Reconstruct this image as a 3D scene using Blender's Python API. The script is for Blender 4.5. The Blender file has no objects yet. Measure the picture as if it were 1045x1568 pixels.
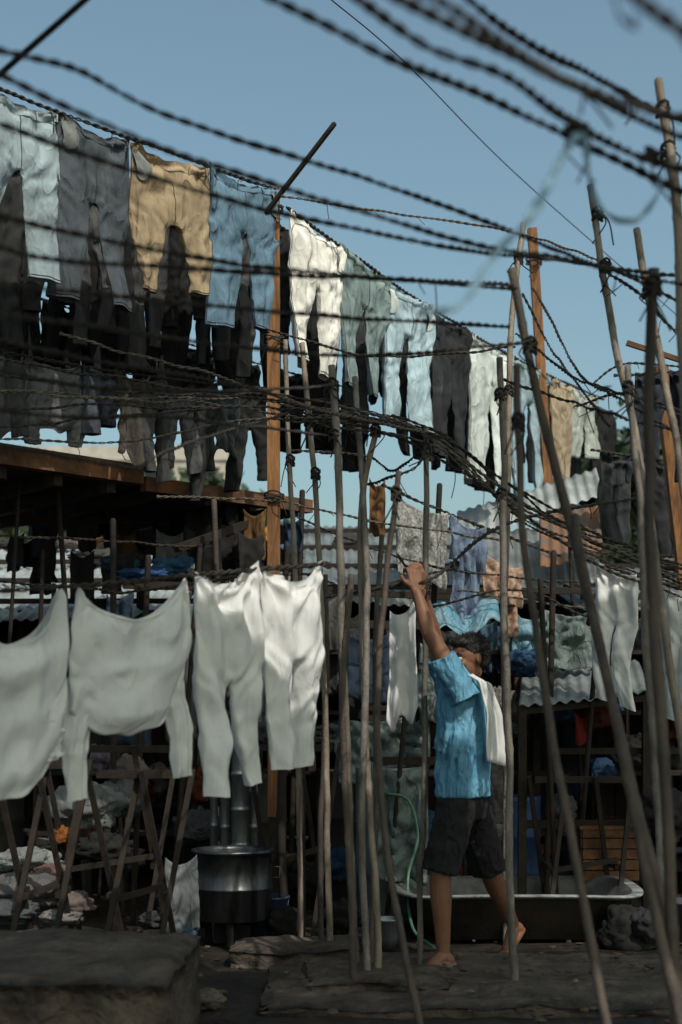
import bpy, math, random
import numpy as np
from mathutils import Vector, noise, Matrix
random.seed(7)
rnd = random.uniform
scene = bpy.context.scene

# ---------------------------------------------------------------- image coordinates
# Image pixels projected out from an assumed camera (height 1.25 m, level sight line).
# at(pixel u, pixel v, guessed depth) -> position in metres.
F = 2178.0; CX = 522.5; HZ = 1100.0; CH = 1.25
def at(u, v, y):
    return Vector(((u-CX)*y/F, y, CH+(HZ-v)*y/F))
V = Vector

# ---------------------------------------------------------------- materials
def newmat(name):
    m = bpy.data.materials.new(name); m.use_nodes = True
    nt = m.node_tree; b = nt.nodes['Principled BSDF']
    return m, nt, b
def mat(name, c1, c2=None, scale=6, rough=.85, bump=.3, bscale=30, bdist=.01, metal=0, stretch=(1,1,1), bstretch=(1,1,1), c3=None, spec=.3):
    m, nt, b = newmat(name)
    if c2 is None: c2 = tuple(x*.6 for x in c1)
    tc = nt.nodes.new('ShaderNodeTexCoord')
    mp = nt.nodes.new('ShaderNodeMapping'); mp.inputs['Scale'].default_value = stretch
    nt.links.new(tc.outputs['Object'], mp.inputs[0])
    n = nt.nodes.new('ShaderNodeTexNoise'); n.inputs['Scale'].default_value = scale
    n.inputs['Detail'].default_value = 5; n.inputs['Roughness'].default_value = .65
    nt.links.new(mp.outputs[0], n.inputs['Vector'])
    r = nt.nodes.new('ShaderNodeValToRGB')
    r.color_ramp.elements[0].position = .36; r.color_ramp.elements[1].position = .64
    r.color_ramp.elements[0].color = (*c2, 1); r.color_ramp.elements[1].color = (*c1, 1)
    if c3:
        e = r.color_ramp.elements.new(.72); e.color = (*c3, 1)
    nt.links.new(n.outputs['Fac'], r.inputs[0]); nt.links.new(r.outputs[0], b.inputs['Base Color'])
    b.inputs['Roughness'].default_value = rough; b.inputs['Metallic'].default_value = metal
    b.inputs['Specular IOR Level'].default_value = spec
    if bump:
        mp2 = nt.nodes.new('ShaderNodeMapping'); mp2.inputs['Scale'].default_value = bstretch
        nt.links.new(tc.outputs['Object'], mp2.inputs[0])
        n2 = nt.nodes.new('ShaderNodeTexNoise'); n2.inputs['Scale'].default_value = bscale
        n2.inputs['Detail'].default_value = 3; n2.inputs['Distortion'].default_value = .6
        nt.links.new(mp2.outputs[0], n2.inputs['Vector'])
        bp = nt.nodes.new('ShaderNodeBump'); bp.inputs['Strength'].default_value = bump; bp.inputs['Distance'].default_value = bdist
        nt.links.new(n2.outputs['Fac'], bp.inputs['Height']); nt.links.new(bp.outputs[0], b.inputs['Normal'])
    return m
def crease(m, s1=5, s2=13, d=.03, st=(1,1,.5), strength=.7, fine=.16):
    """sharp cloth creases: ridged noise at three scales"""
    nt=m.node_tree; b=nt.nodes['Principled BSDF']; tc=[n for n in nt.nodes if n.type=='TEX_COORD'][0]
    mp=nt.nodes.new('ShaderNodeMapping'); mp.inputs['Scale'].default_value=st; mp.inputs['Rotation'].default_value=(.25,.3,.1); nt.links.new(tc.outputs['Object'],mp.inputs[0])
    prev=None
    for s,w,dist in ((s1,1.0,1.2),(s2,.40,1.0),(s2*2.7,fine,.5)):
        n=nt.nodes.new('ShaderNodeTexNoise'); n.inputs['Scale'].default_value=s; n.inputs['Detail'].default_value=1; n.inputs['Distortion'].default_value=dist
        nt.links.new(mp.outputs[0],n.inputs['Vector'])
        a=nt.nodes.new('ShaderNodeMath'); a.operation='SUBTRACT'; a.inputs[1].default_value=.5; nt.links.new(n.outputs['Fac'],a.inputs[0])
        c=nt.nodes.new('ShaderNodeMath'); c.operation='ABSOLUTE'; nt.links.new(a.outputs[0],c.inputs[0])
        e=nt.nodes.new('ShaderNodeMath'); e.operation='POWER'; e.inputs[1].default_value=.65; nt.links.new(c.outputs[0],e.inputs[0])
        g=nt.nodes.new('ShaderNodeMath'); g.operation='MULTIPLY'; g.inputs[1].default_value=-w; nt.links.new(e.outputs[0],g.inputs[0])
        if prev is None: prev=g
        else:
            h=nt.nodes.new('ShaderNodeMath'); h.operation='ADD'; nt.links.new(prev.outputs[0],h.inputs[0]); nt.links.new(g.outputs[0],h.inputs[1]); prev=h
    bp=nt.nodes.new('ShaderNodeBump'); bp.inputs['Strength'].default_value=strength; bp.inputs['Distance'].default_value=d
    nt.links.new(prev.outputs[0],bp.inputs['Height'])
    for k in list(b.inputs['Normal'].links): nt.links.remove(k)
    nt.links.new(bp.outputs[0],b.inputs['Normal']); return m
def translucent(m, amount=.25, col=(.8,.78,.72)):
    nt=m.node_tree; b=nt.nodes['Principled BSDF']; out=nt.nodes['Material Output']
    t=nt.nodes.new('ShaderNodeBsdfTranslucent'); t.inputs['Color'].default_value=(*col,1)
    x=nt.nodes.new('ShaderNodeMixShader'); x.inputs[0].default_value=amount
    nt.links.new(b.outputs[0],x.inputs[1]); nt.links.new(t.outputs[0],x.inputs[2]); nt.links.new(x.outputs[0],out.inputs[0]); return m
_cl = {}
def cloth_mat(c, var=.6, name=None, fade=False):
    k = (c, var, fade)
    if k in _cl: return _cl[k]
    c2 = tuple(x*var for x in c)
    dark=max(c)<.06
    m = mat(name or 'cloth_%d' % len(_cl), c, c2, scale=5, rough=.95, bump=.8 if dark else 0, bscale=10, bdist=.03, bstretch=(1,1,.4), spec=.1, stretch=(1, 1, .4), c3=tuple(min(.75,x*1.5+.02) for x in c) if fade else None)
    if not dark: crease(m,s1=5,s2=13,d=.038,st=(1,1,.36),strength=.75)
    _cl[k] = m; return m
M_white = translucent(crease(mat('white_cotton',(.70,.70,.70),(.60,.61,.62),scale=4,rough=.95,bump=0,spec=.1),s1=4,s2=11,d=.032,st=(1,1,.34),strength=.65,fine=.1),.18)
M_bamboo = mat('bamboo', (.22,.18,.14), (.08,.064,.05), scale=16, stretch=(1,1,.25), rough=.6, bump=.5, bscale=60, c3=(.36,.32,.26))
M_bamboo_d = mat('bamboo_dark', (.075,.057,.045), (.03,.024,.02), scale=14, stretch=(1,1,.25), rough=.7, bump=.5, bscale=60, c3=(.12,.10,.08))
M_bamboo_g = mat('bamboo_grey', (.17,.15,.13), (.06,.052,.045), scale=16, stretch=(1,1,.25), rough=.65, bump=.5, bscale=60, c3=(.27,.245,.21))
M_post = mat('orange_timber', (.25,.12,.048), (.10,.045,.022), scale=10, stretch=(3,3,.3), bump=.5, bscale=40, bstretch=(3,3,.3))
M_beam = mat('brown_timber', (.15,.07,.034), (.05,.026,.016), scale=8, bump=.5, bscale=30)
M_dwood = mat('dark_timber', (.022,.015,.011), (.009,.007,.006), scale=12, bump=.4)
M_rope = mat('old_rope', (.036,.031,.027), (.016,.014,.013), scale=30, rough=.95, bump=.5, bscale=200, bdist=.002)
M_rope_l = mat('grey_rope', (.11,.095,.08), (.045,.04,.036), scale=30, rough=.95, bump=.5, bscale=200, bdist=.002)
M_plrope = mat('blue_plastic_rope', (.16,.26,.34), (.10,.18,.25), scale=30, rough=.5, bump=.2)
M_wire = mat('wire', (.02,.02,.02), rough=.6, bump=0)
M_tin = mat('tin', (.18,.20,.21), (.085,.095,.095), scale=3, rough=.5, metal=.2, bump=.1, c3=(.18,.11,.07))
M_tin_l = mat('tin_light', (.30,.33,.34), (.16,.175,.18), scale=3, rough=.55, metal=.1, bump=.1)
M_rust = mat('rusty_tin', (.18,.08,.035), (.09,.08,.075), scale=4, rough=.8, metal=.1, bump=.2, c3=(.20,.19,.17))
M_tind = mat('shade_dark_tin', (.028,.025,.023), (.012,.011,.010), scale=3, rough=.8, metal=.1, bump=.1)  # dark tin; deep shade of the lower background put into its colour
M_conc = mat('concrete', (.085,.066,.053), (.028,.022,.018), scale=5, rough=.85, bump=.9, bscale=16, bdist=.035, c3=(.13,.105,.09))
M_ground = mat('wet_dirt', (.028,.022,.018), (.008,.007,.006), scale=3.5, rough=.6, bump=.9, bscale=12, bdist=.04, c3=(.055,.046,.04))  # wet dirt, with shade of the lower yard also put into the colour
M_steel = mat('steel', (.10,.105,.11), (.035,.038,.042), scale=7, rough=.38, metal=.85, bump=.1, stretch=(1,1,.3))
M_steel_b = mat('steel_bright', (.30,.32,.33), (.13,.14,.15), scale=9, rough=.35, metal=.8, bump=.1, stretch=(1,1,.3))
M_black = mat('shade_black', (.010,.009,.008), (.005,.005,.005), rough=.9, bump=.2)  # near black: the dark of shaded low parts put into the colour
M_skin = mat('skin', (.185,.088,.050), (.125,.056,.033), scale=9, rough=.55, bump=.2, bscale=60, bdist=.003, spec=.35)
M_hair = mat('hair', (.012,.009,.008), (.006,.005,.004), scale=60, rough=.5, bump=.6, bscale=120, bdist=.006)
M_eye = mat('eye_white', (.5,.47,.42), rough=.3, bump=0)
M_pupil = mat('eye_dark', (.01,.008,.006), rough=.2, bump=0)
M_lip = mat('lip', (.13,.05,.04), rough=.5, bump=0)
M_leaf = mat('foliage', (.045,.068,.035), (.02,.035,.018), scale=2, rough=.7, bump=0)
M_bark = mat('bark', (.08,.06,.04), bump=.5)
M_plaster = mat('plaster', (.42,.39,.35), (.28,.26,.24), scale=1, rough=.9, bump=.1)
M_glass = mat('dark_glass', (.03,.04,.05), rough=.2, bump=0)
M_tarp_b = crease(mat('blue_tarp', (.06,.19,.28), (.16,.25,.30), scale=7, rough=.5, bump=0),d=.05)
M_tarp_g = crease(mat('grey_tarp', (.11,.14,.14), (.055,.075,.075), scale=5, rough=.6, bump=0),d=.05)
M_shirt = crease(mat('blue_tshirt', (.15,.34,.48), (.075,.21,.33), scale=5, rough=.95, bump=0,spec=.1,stretch=(1.5,1.5,.6)),s1=5,s2=13,d=.05,st=(1.3,1.3,.38),strength=.85)
M_shorts = crease(mat('black_shorts', (.014,.014,.016), (.008,.008,.009), scale=5, rough=.95, bump=0),s1=6,d=.05)

# ---------------------------------------------------------------- mesh builder
class MB:
    def __init__(s): s.v=[]; s.f=[]; s.m=[]
    def add(s, vs, fs, mi=0):
        o=len(s.v); s.v.extend([tuple(p) for p in vs]); s.f.extend([tuple(i+o for i in f) for f in fs]); s.m.extend([mi]*len(fs))
    def grid(s, P, mi=0, closed=False):
        R=len(P); C=len(P[0]); vs=[p for r in P for p in r]; fs=[]
        for i in range(R-1):
            for j in range(C if closed else C-1):
                k=(j+1)%C
                fs.append((i*C+j, i*C+k, (i+1)*C+k, (i+1)*C+j))
        s.add(vs, fs, mi)
    def box(s, c, X, Y, Z, mi=0):   # centre, half vectors
        c=V(c); X=V(X); Y=V(Y); Z=V(Z); vs=[]
        for a in (-1,1):
            for b in (-1,1):
                for d in (-1,1): vs.append(c+a*X+b*Y+d*Z)
        s.add(vs,[(0,1,3,2),(4,6,7,5),(0,4,5,1),(2,3,7,6),(0,2,6,4),(1,5,7,3)],mi)
    def beam(s, a, b, w, h, mi=0):
        a=V(a); b=V(b); d=(b-a); L=d.length; d.normalize()
        up=V((0,0,1)) if abs(d.z)<.9 else V((0,1,0))
        x=d.cross(up).normalized(); z=x.cross(d)
        s.box((a+b)/2, d*L/2, x*w/2, z*h/2, mi)
    def tube(s, pts, rads, n=12, mi=0, cap=True, flat=None):
        pts=[V(p) for p in pts]; rings=[]; N=len(pts)
        T=[(pts[min(i+1,N-1)]-pts[max(i-1,0)]).normalized() for i in range(N)]
        up=V((0,0,1)) if abs(T[0].z)<.9 else V((1,0,0))
        A=T[0].cross(up).normalized()
        def ring(c,t,r):
            nonlocal A
            A=(A-A.dot(t)*t).normalized(); B=t.cross(A)
            o=[]
            for k in range(n):
                a=2*math.pi*k/n; d=(A*math.cos(a)+B*math.sin(a))*r
                if flat: d=d-flat[0]*(d.dot(flat[0]))*(1-flat[1])
                o.append(c+d)
            return o
        if cap:
            for q in (.0,.35,.7): 
                rings.append(ring(pts[0]-T[0]*rads[0]*math.sqrt(1-min(.999,(.15+q*.9))**2)*.8, T[0], rads[0]*(.15+q*.9)))
        for i in range(N): rings.append(ring(pts[i],T[i],rads[i]))
        if cap:
            for q in (.7,.35,.0):
                rings.append(ring(pts[-1]+T[-1]*rads[-1]*math.sqrt(1-min(.999,(.15+q*.9))**2)*.8, T[-1], rads[-1]*(.15+q*.9)))
        s.grid(rings, mi, closed=True)
        o=len(s.v); R=len(rings)
        s.f.append(tuple(range(o-n,o))); s.m.append(mi)
        b=o-R*n; s.f.append(tuple(reversed(range(b,b+n)))); s.m.append(mi)
    def ell(s, c, X, Y, Z, mi=0, nu=16, nv=10):
        c=V(c); X=V(X);Y=V(Y);Z=V(Z); rings=[]
        for i in range(nv+1):
            a=math.pi*(i+.02)/(nv+.04)
            rings.append([c+Z*math.cos(a)+(X*math.cos(2*math.pi*k/nu)+Y*math.sin(2*math.pi*k/nu))*math.sin(a) for k in range(nu)])
        s.grid(rings,mi,closed=True)
        o=len(s.v); s.f.append(tuple(range(o-nu,o))); s.m.append(mi)
        b=o-(nv+1)*nu; s.f.append(tuple(reversed(range(b,b+nu)))); s.m.append(mi)
    def loft(s, secs, n=24, mi=0):
        rings=[[V(c)+V(a)*math.cos(2*math.pi*k/n)+V(b)*math.sin(2*math.pi*k/n) for k in range(n)] for c,a,b in secs]
        s.grid(rings,mi,closed=True)
        o=len(s.v); s.f.append(tuple(range(o-n,o))); s.m.append(mi)
        b=o-len(secs)*n; s.f.append(tuple(reversed(range(b,b+n)))); s.m.append(mi)
    def obj(s, name, mats, smooth=True, parent=None, merge=False):
        me=bpy.data.meshes.new(name); me.from_pydata(s.v,[],s.f)
        if not isinstance(mats,(list,tuple)): mats=[mats]
        for m in mats: me.materials.append(m)
        me.polygons.foreach_set('material_index', s.m)
        me.polygons.foreach_set('use_smooth',[smooth]*len(s.f))
        me.update()
        if merge:
            import bmesh
            bm=bmesh.new(); bm.from_mesh(me); bmesh.ops.remove_doubles(bm,verts=bm.verts,dist=.0004); bm.to_mesh(me); bm.free()
        ob=bpy.data.objects.new(name,me); scene.collection.objects.link(ob)
        if parent: ob.parent=parent
        return ob
def empty(name):
    e=bpy.data.objects.new(name,None); scene.collection.objects.link(e); return e
def subsurf(ob,l=1):
    m=ob.modifiers.new('s','SUBSURF'); m.levels=l; m.render_levels=l
def spline(pts, step):
    pts=[V(p) for p in pts]
    if len(pts)==2:
        n=max(2,int((pts[1]-pts[0]).length/step)); return [pts[0].lerp(pts[1],i/n) for i in range(n+1)]
    P=[pts[0]*2-pts[1]]+pts+[pts[-1]*2-pts[-2]]; out=[]
    for i in range(1,len(P)-2):
        a,b,c,d=P[i-1:i+3]; n=max(2,int((c-b).length/step))
        for k in range(n):
            t=k/n; out.append(.5*((2*b)+(c-a)*t+(2*a-5*b+4*c-d)*t*t+(3*b-a-3*c+d)*t**3))
    out.append(pts[-1]); return out

# ---------------------------------------------------------------- props
def bamboo(name, pts, r0=.022, r1=None, m=None, node=.27, parent=None):
    r0*=.92; r1=r1 or r0*1.15; mb=MB(); P=spline(pts,.025); N=len(P); ph=rnd(0,node); d=0; rad=[]
    sd=rnd(0,100); node*=rnd(.85,1.2)
    for i in range(N):
        if i: d+=(P[i]-P[i-1]).length
        q=((d+ph)%node)/node; q=min(q,1-q)*node
        rad.append((r0+(r1-r0)*i/(N-1))*(1+.17*math.exp(-(q/.012)**2)+.10*noise.noise(V((d*3,sd,0)))))
        P[i]=P[i]+V((noise.noise(V((d*.9,sd,1)))+.25*noise.noise(V((d*4,sd,2))),noise.noise(V((d*.8,sd,5))),0))*.026
    mb.tube(P,rad,n=10,cap=False)
    return mb.obj(name,m or M_bamboo,parent=parent)
def strands(mb, P, r, pitch, off=None, ns=2, nside=5, mi=0):
    A=np.array([tuple(p) for p in P]); T=np.gradient(A,axis=0); T/=np.linalg.norm(T,axis=1)[:,None]+1e-9
    up=np.array([0,0,1.0]); S=np.cross(T,up); S/=np.linalg.norm(S,axis=1)[:,None]+1e-9; U=np.cross(S,T)
    seg=np.linalg.norm(np.diff(A,axis=0),axis=1); s=np.concatenate([[0],np.cumsum(seg)])
    off=off if off is not None else r*.95
    p1,p2=rnd(0,6),rnd(0,6)
    rr=r*(1+.18*np.sin(s*9+p1)+.12*np.sin(s*23+p2))
    for k in range(ns):
        a=2*np.pi*s/pitch+2*np.pi*k/ns+1.0*np.sin(s*5+p1)+.5*np.sin(s*17+p2)
        C=A+off*(S*np.cos(a)[:,None]+U*np.sin(a)[:,None])
        rings=[]
        for j in range(nside):
            b=2*np.pi*j/nside; rings.append(C+rr[:,None]*(S*math.cos(b)+U*math.sin(b)))
        R=np.stack(rings,axis=1); n=len(A); o=len(mb.v)
        mb.v.extend(map(tuple,R.reshape(-1,3)))
        for i in range(n-1):
            for j in range(nside):
                j2=(j+1)%nside
                mb.f.append((o+i*nside+j,o+i*nside+j2,o+(i+1)*nside+j2,o+(i+1)*nside+j)); mb.m.append(mi)
def rope(pts, r=.0048, pitch=.10, m=None, name='twisted_clothesline', wob=.012, tails=0):
    P=spline(pts, pitch/8); sd=rnd(0,99); Q=[]
    for i,p in enumerate(P):
        x=i*pitch/8
        Q.append(p+V((0,noise.noise(V((x*1.2,sd,3))),noise.noise(V((x*1.2,sd,0)))+.35*noise.noise(V((x*6,sd,0)))))*wob)
    mb=MB(); strands(mb,Q,r,pitch)
    for k in range(tails):
        c=Q[random.randrange(3,len(Q)-3)]; L=rnd(.03,.11); d=V((rnd(-1,1),rnd(-1,1),-rnd(.2,1.6))).normalized()
        e=V((rnd(-1,1),rnd(-.5,.5),rnd(-1,.4)))*L*.5
        q=spline([c,c+d*L*.5+e*.3,c+d*L+e],.02); mb.tube(q,[r*.5]*len(q),n=4,cap=False)
    return mb.obj(name,m or M_rope)
def ru(lst, **k):
    return rope([at(*p) for p in lst], **k)
def coil(c, R, axis=V((0,0,1)), turns=4, r=.005, parent=None, m=None, tail=True):
    mb=MB(); pts=[]; ax=V(axis).normalized(); a=ax.cross(V((0,1,.1))).normalized(); b=ax.cross(a); c=V(c)
    for i in range(int(turns*12)):
        t=i/12; an=2*math.pi*t
        pts.append(c+(a*math.cos(an)+b*math.sin(an))*(R+r*.7+.004*math.sin(i*2.1))+ax*((t-turns/2)*r*1.7+.012*math.sin(i*.9)))
    mb.tube(pts,[r]*len(pts),n=5,cap=False)
    if tail:
        for k in range(2):
            p0=c+V((rnd(-1,1)*R,-R,0)); q=spline([p0,p0+V((rnd(-.04,.04),-.02,-rnd(.03,.06))),p0+V((rnd(-.07,.07),0,-rnd(.08,.16)))],.02)
            mb.tube(q,[r*.6]*len(q),n=4,cap=False)
    return mb.obj('rope_lashing',m or M_rope,parent=parent)

class Line:
    def __init__(s,P0,P1,sag=0): s.a=V(P0); s.b=V(P1); s.s=sag
    def pt(s,t): 
        p=s.a.lerp(s.b,t); p.z-=4*s.s*t*(1-t); return p
    def t_u(s,u):
        U=(u-CX)/F; d=s.b-s.a; return (U*s.a.y-s.a.x)/(d.x-U*d.y)
    def pu(s,u): return s.pt(s.t_u(u))
    def rope(s,**k): return rope([s.pt(i/12) for i in range(13)],**k)

def sm(x): x=max(0,min(1,x)); return x*x*(3-2*x)
def ridge(p): return 1-2*abs(noise.noise(p))*1.6
M_seam=mat('seam_thread',(.06,.06,.06),(.03,.03,.03),bump=0)
def trousers(name,P1,P2,L,m,m2=None,rise=.28,hem=.19,gap=.03,splay=0.0,depth=.030,sag=.03,fold=.015,uneven=.0,widen=1.04,pockets=True,wr=.018,tp=.8,sway=.0,drape=1.0,twist=.3,lean=None):
    P1=V(P1);P2=V(P2); C=(P1+P2)/2; X=(P2-P1); W=X.length; ex=X.normalized()
    ey=V((-ex.y,ex.x,0)).normalized()
    sd=rnd(0,1000); n=14; R=54; tc=rise/L
    ph=rnd(0,6); lam=rnd(.09,.15)
    ln=rnd(-.03,.03) if lean is None else lean
    legk=[(rnd(-1,1)*.03,rnd(-1,1)*.05,rnd(-.025,.025),rnd(-1,1)*twist) for _ in range(2)]
    lenk=[1+uneven*rnd(-1,1)*.12, 1-uneven*rnd(0,1)*.12]
    tuck=rnd(-.3,.3); kz=rnd(-1,1)
    def S(side,j,t,front):
        q_h=math.sin(math.pi/2*j/n); q_l=(1-math.cos(math.pi*j/n))/2
        k=sm((t-tc+.02)/.05)
        wo=W/2*(1+(widen-1)*sm(t/tc)); tl=max(0,(t-tc)/(1-tc)); sg=0 if side<0 else 1
        g=gap*(.12+.88*min(1,tl*1.15)**.8) if t>tc else 0
        te=tl**tp
        xi=k*g; xo=wo*(1-te)+(gap+hem)*te
        sp=splay*tl+legk[sg][0]*math.sin(tl*2.4)
        q=q_h*(1-k)+q_l*k
        xx=xi+(xo-xi)*q
        d_h=math.sqrt(max(0,1-(xx/max(.001,xo))**2)); d_l=math.sqrt(max(0,1-(2*q-1)**2))
        dd=(d_h*(1-k)+d_l*k)*depth*(.35+.65*sm(t*5))*(1+.6*noise.noise(V((xx*side*4,t*5,sd))))
        x=side*(xx+sp)
        L_=L*(1+(lenk[sg]-1)*tl)
        z=t*L_
        hang_=math.exp(-t*1.0)
        fx=fold*math.sin(2*math.pi*(x/lam)+ph+2.2*noise.noise(V((x*3,t*1.6,sd))))*(.4+.6*hang_)
        fx+=wr*1.5*noise.noise(V((x*4,z*2.0,sd+7)))
        w1=noise.noise(V((x*3,z*3,sd+31)))*.12
        fx+=wr*.75*ridge(V((x*9+z*2.2*kz+w1*8,z*3.2+w1*7,sd+(3 if front else 9))))+wr*.24*ridge(V((x*16+z*6*kz,z*9-x*7+w1*10,sd+(13 if front else 19))))
        if t>tc: fx+=(xx-(xi+xo)/2)*legk[sg][3]*side*tl*2
        kn=math.exp(-((tl-.42)/.13)**2)*k; fx+=wr*.25*kn*math.sin(z*60+x*30+ph+3*noise.noise(V((x*9,z*5,sd))))
        fx+=wr*.40*math.exp(-((t-tc)/.07)**2)*math.sin((z+abs(x)*1.1)*62+ph)
        for px in (-W/2,W/2,tuck*W):
            a=x-px; rr=math.hypot(a,z); th=math.atan2(z,a)
            fx+=.019*math.sin(th*8+ph+px*40)*math.exp(-rr/.20)*min(1,rr/.04)
        y=(-dd if front else dd)+fx+legk[sg][1]*tl+sway*math.sin(t*2)
        x+=legk[sg][2]*math.sin(tl*4)+.008*noise.noise(V((t*4,side*k,sd)))+.003*noise.noise(V((t*19,side*k*2,sd)))+ln*t
        e=1-(2*abs(x)/W)**2 if abs(x)<W/2 else 0
        zz=z+sag*e*math.exp(-t*2.6)*drape+.024*noise.noise(V((x*9,t*4,sd+2)))*math.exp(-t*8)+.008*noise.noise(V((x*14,t*4,sd+5)))
        if not front: zz-=.022*math.exp(-t*22)
        return C+ex*x+ey*y+V((0,0,-zz))
    mb=MB()
    for side in (-1,1):
        ring=[]
        for i in range(R+1):
            t=i/R
            ring.append([S(side,j,t,True) for j in range(n+1)]+[S(side,j,t,False) for j in range(n-1,-1,-1)])
        Cn=len(ring[0]); fs=[]; mis=[]
        for i in range(R):
            for j in range(Cn):
                if j==Cn-1 and i/R<tc: continue
                k=(j+1)%Cn; f=(i*Cn+j,i*Cn+k,(i+1)*Cn+k,(i+1)*Cn+j)
                fs.append(f if side>0 else f[::-1]); mis.append(0)
        o=len(mb.v); mb.v.extend([tuple(p) for r in ring for p in r]); mb.f.extend([tuple(a+o for a in f) for f in fs]); mb.m.extend(mis)
    if pockets:
        def seam(pp,r=.0028): mb.tube(pp,[r]*len(pp),n=5,mi=3,cap=False)
        seam([S(1,0,tc*.12+tc*.86*q/14,True)-ey*.002 for q in range(15)])
        for side in (-1,1):
            seam([S(side,n*(.42+.43*(q/8)),.04+(.10/L)*(q/8)**1.8,True)-ey*.002 for q in range(9)])
            seam([S(side,n*.93,.05+.93*q/30,True)-ey*.0015 for q in range(31)],.0022)
            seam([S(side,j,.985,True)-ey*.002 for j in range(1,n)],.0024)
            for jj in (.28,.72):
                mb.tube([S(side,n*jj,.002,True)-ey*.012,S(side,n*jj,.045/L,True)-ey*.010],[.006,.006],n=6,mi=2)
            if random.random()<.45:
                pr=[]; dep=rnd(.12,.17)
                for a in range(8):
                    t=.03+a*dep/L/7; r=[]
                    for b in range(6):
                        j=n*.45+b*(1.05-.03*a)+.25*math.sin(a*.9)
                        r.append(S(side,j,t,True)-ey*(.010+.016*math.sin(a/7*3.1))+V((0,0,-.02*math.sin(b/5*3.14)*(a/7)**2)))
                    pr.append(r)
                mb.grid(pr,1)
        wb=[]
        for a in range(4):
            wb.append([S(s_,j,.003+a*.013/L,True)-ey*(.004+.004*(a in (1,2))) for s_,j in [(-1,q) for q in range(n,0,-1)]+[(1,q) for q in range(0,n+1)]])
        mb.grid(wb,2)
    pc=m2 or m
    ob=mb.obj(name,[m,pc,m,M_seam],merge=True)
    subsurf(ob,1); return ob

def shirt_by_hem(name,P1,P2,L,Ls,m,sag=.13,depth=.05,widen=1.06,slv=.055,neck=.10,asym=(0,0),shift=0,sl=(1,1),bot=.85):
    """shirt pegged upside-down by its hem: body swags between the pegs, sleeves dangle from the lower corners"""
    P1=V(P1);P2=V(P2); C=(P1+P2)/2; X=(P2-P1); W=X.length; ex=X.normalized(); ey=V((-ex.y,ex.x,0)).normalized(); sd=rnd(0,1000); ph=rnd(0,6)
    def B(s,t,front):
        w=W/2*(1+(widen-1)*math.sin(min(1,t*1.3)*math.pi*.5))*(1-(1-bot)*sm((t-.55)/.45))
        x=s*w+shift*t+.012*noise.noise(V((t*4,s*2,sd+40)))
        sw=(1-s*s)
        Lb=L*(1-.10*(abs(s)**3))+neck*.5*sw+.03*noise.noise(V((s*2.5,1,sd)))
        z=t*Lb+sag*sw*math.exp(-t*1.6)*(1-t*.5)
        dd=depth*math.sqrt(max(0,1-s*s))*(.25+.75*sm(t*3))*(1-.75*sm((t-.86)/.14))
        U=(t*Lb)+.9*sag*sw
        f=.020*math.sin(U*27+ph+2.5*noise.noise(V((s*1.2,t*2,sd))))*math.exp(-t*1.3)*sw*(1 if front else .5)
        f+=.014*math.sin(s*7+ph+2*noise.noise(V((s,t*2,sd+4))))*(1-.3*t)
        f+=.04*noise.noise(V((s*1.1,t*1.7,sd+(1 if front else 6))))
        w1=noise.noise(V((s*2,t*2,sd+31)))*.5
        f+=.013*ridge(V((s*2.0+t*1.5+w1,t*2.2+w1,sd+(3 if front else 9))))+.004*ridge(V((s*4.5-t*3,t*6+s*1.5+w1,sd+(13 if front else 19))))
        for px in (-1,1):
            a=(s-px)*W/2; rr=math.hypot(a,z); th=math.atan2(z,abs(a)+1e-4); f+=.018*math.sin(th*10+ph*px)*math.exp(-rr/.2)*min(1,rr/.03)
        return C+ex*x+ey*((-dd if front else dd)+f)-V((0,0,z))
    mb=MB(); n=28; R=44; G=[]
    for i in range(R+1):
        t=i/R; G.append([B(math.sin((j/n*2-1)*math.pi/2),t,True) for j in range(n+1)]+[B(math.sin((1-j/n*2)*math.pi/2),t,False) for j in range(1,n)])
    mb.grid(G,closed=True)
    Cn=len(G[0]); o=len(mb.v)-Cn
    for j in range(n):
        a=o+j; b=o+j+1; c=o+(Cn-j-1 if j+1<=n-1 else n); d=o+((Cn-j)%Cn)
        f=[]; [f.append(q) for q in (a,b,c,d) if q not in f]
        if len(f)>2: mb.f.append(tuple(f)); mb.m.append(0)
    hp=[B(-1+2*q/30,.03,True)-ey*.003 for q in range(31)]; mb.tube(hp,[.0025]*31,n=5,cap=False)
    for k,side in enumerate((-1,1)):
        p0=B(side*.80,.86,True).lerp(B(side*.80,.86,False),.5); Lk=Ls*sl[k]
        path=spline([p0+V((0,0,.10))-ex*side*.02,p0-V((0,0,.03)),p0+ex*(side*.02+asym[k])*.6-V((0,0,Lk*.5)),p0+ex*asym[k]-V((0,0,Lk))],Lk/24)
        N=len(path); rg=[]
        for i,c in enumerate(path):
            t=i/(N-1); w=slv*(1.35-.62*t)*(1+.14*noise.noise(V((t*5,sd,k)))+.06*noise.noise(V((t*14,sd,k)))); row=[]
            for a in range(24):
                an=2*math.pi*a/24
                row.append(c+ex*w*math.cos(an)+ey*(w*.38*math.sin(an)+.011*math.sin(math.cos(an)*8+ph+t*3)+.006*ridge(V((math.cos(an)*1.6+t*3,t*7,sd+k)))+.012*noise.noise(V((math.cos(an)*1.5,t*5,sd+k)))))
            rg.append(row)
        mb.grid(rg,closed=True)
    ob=mb.obj(name,m); subsurf(ob,1); return ob

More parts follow.
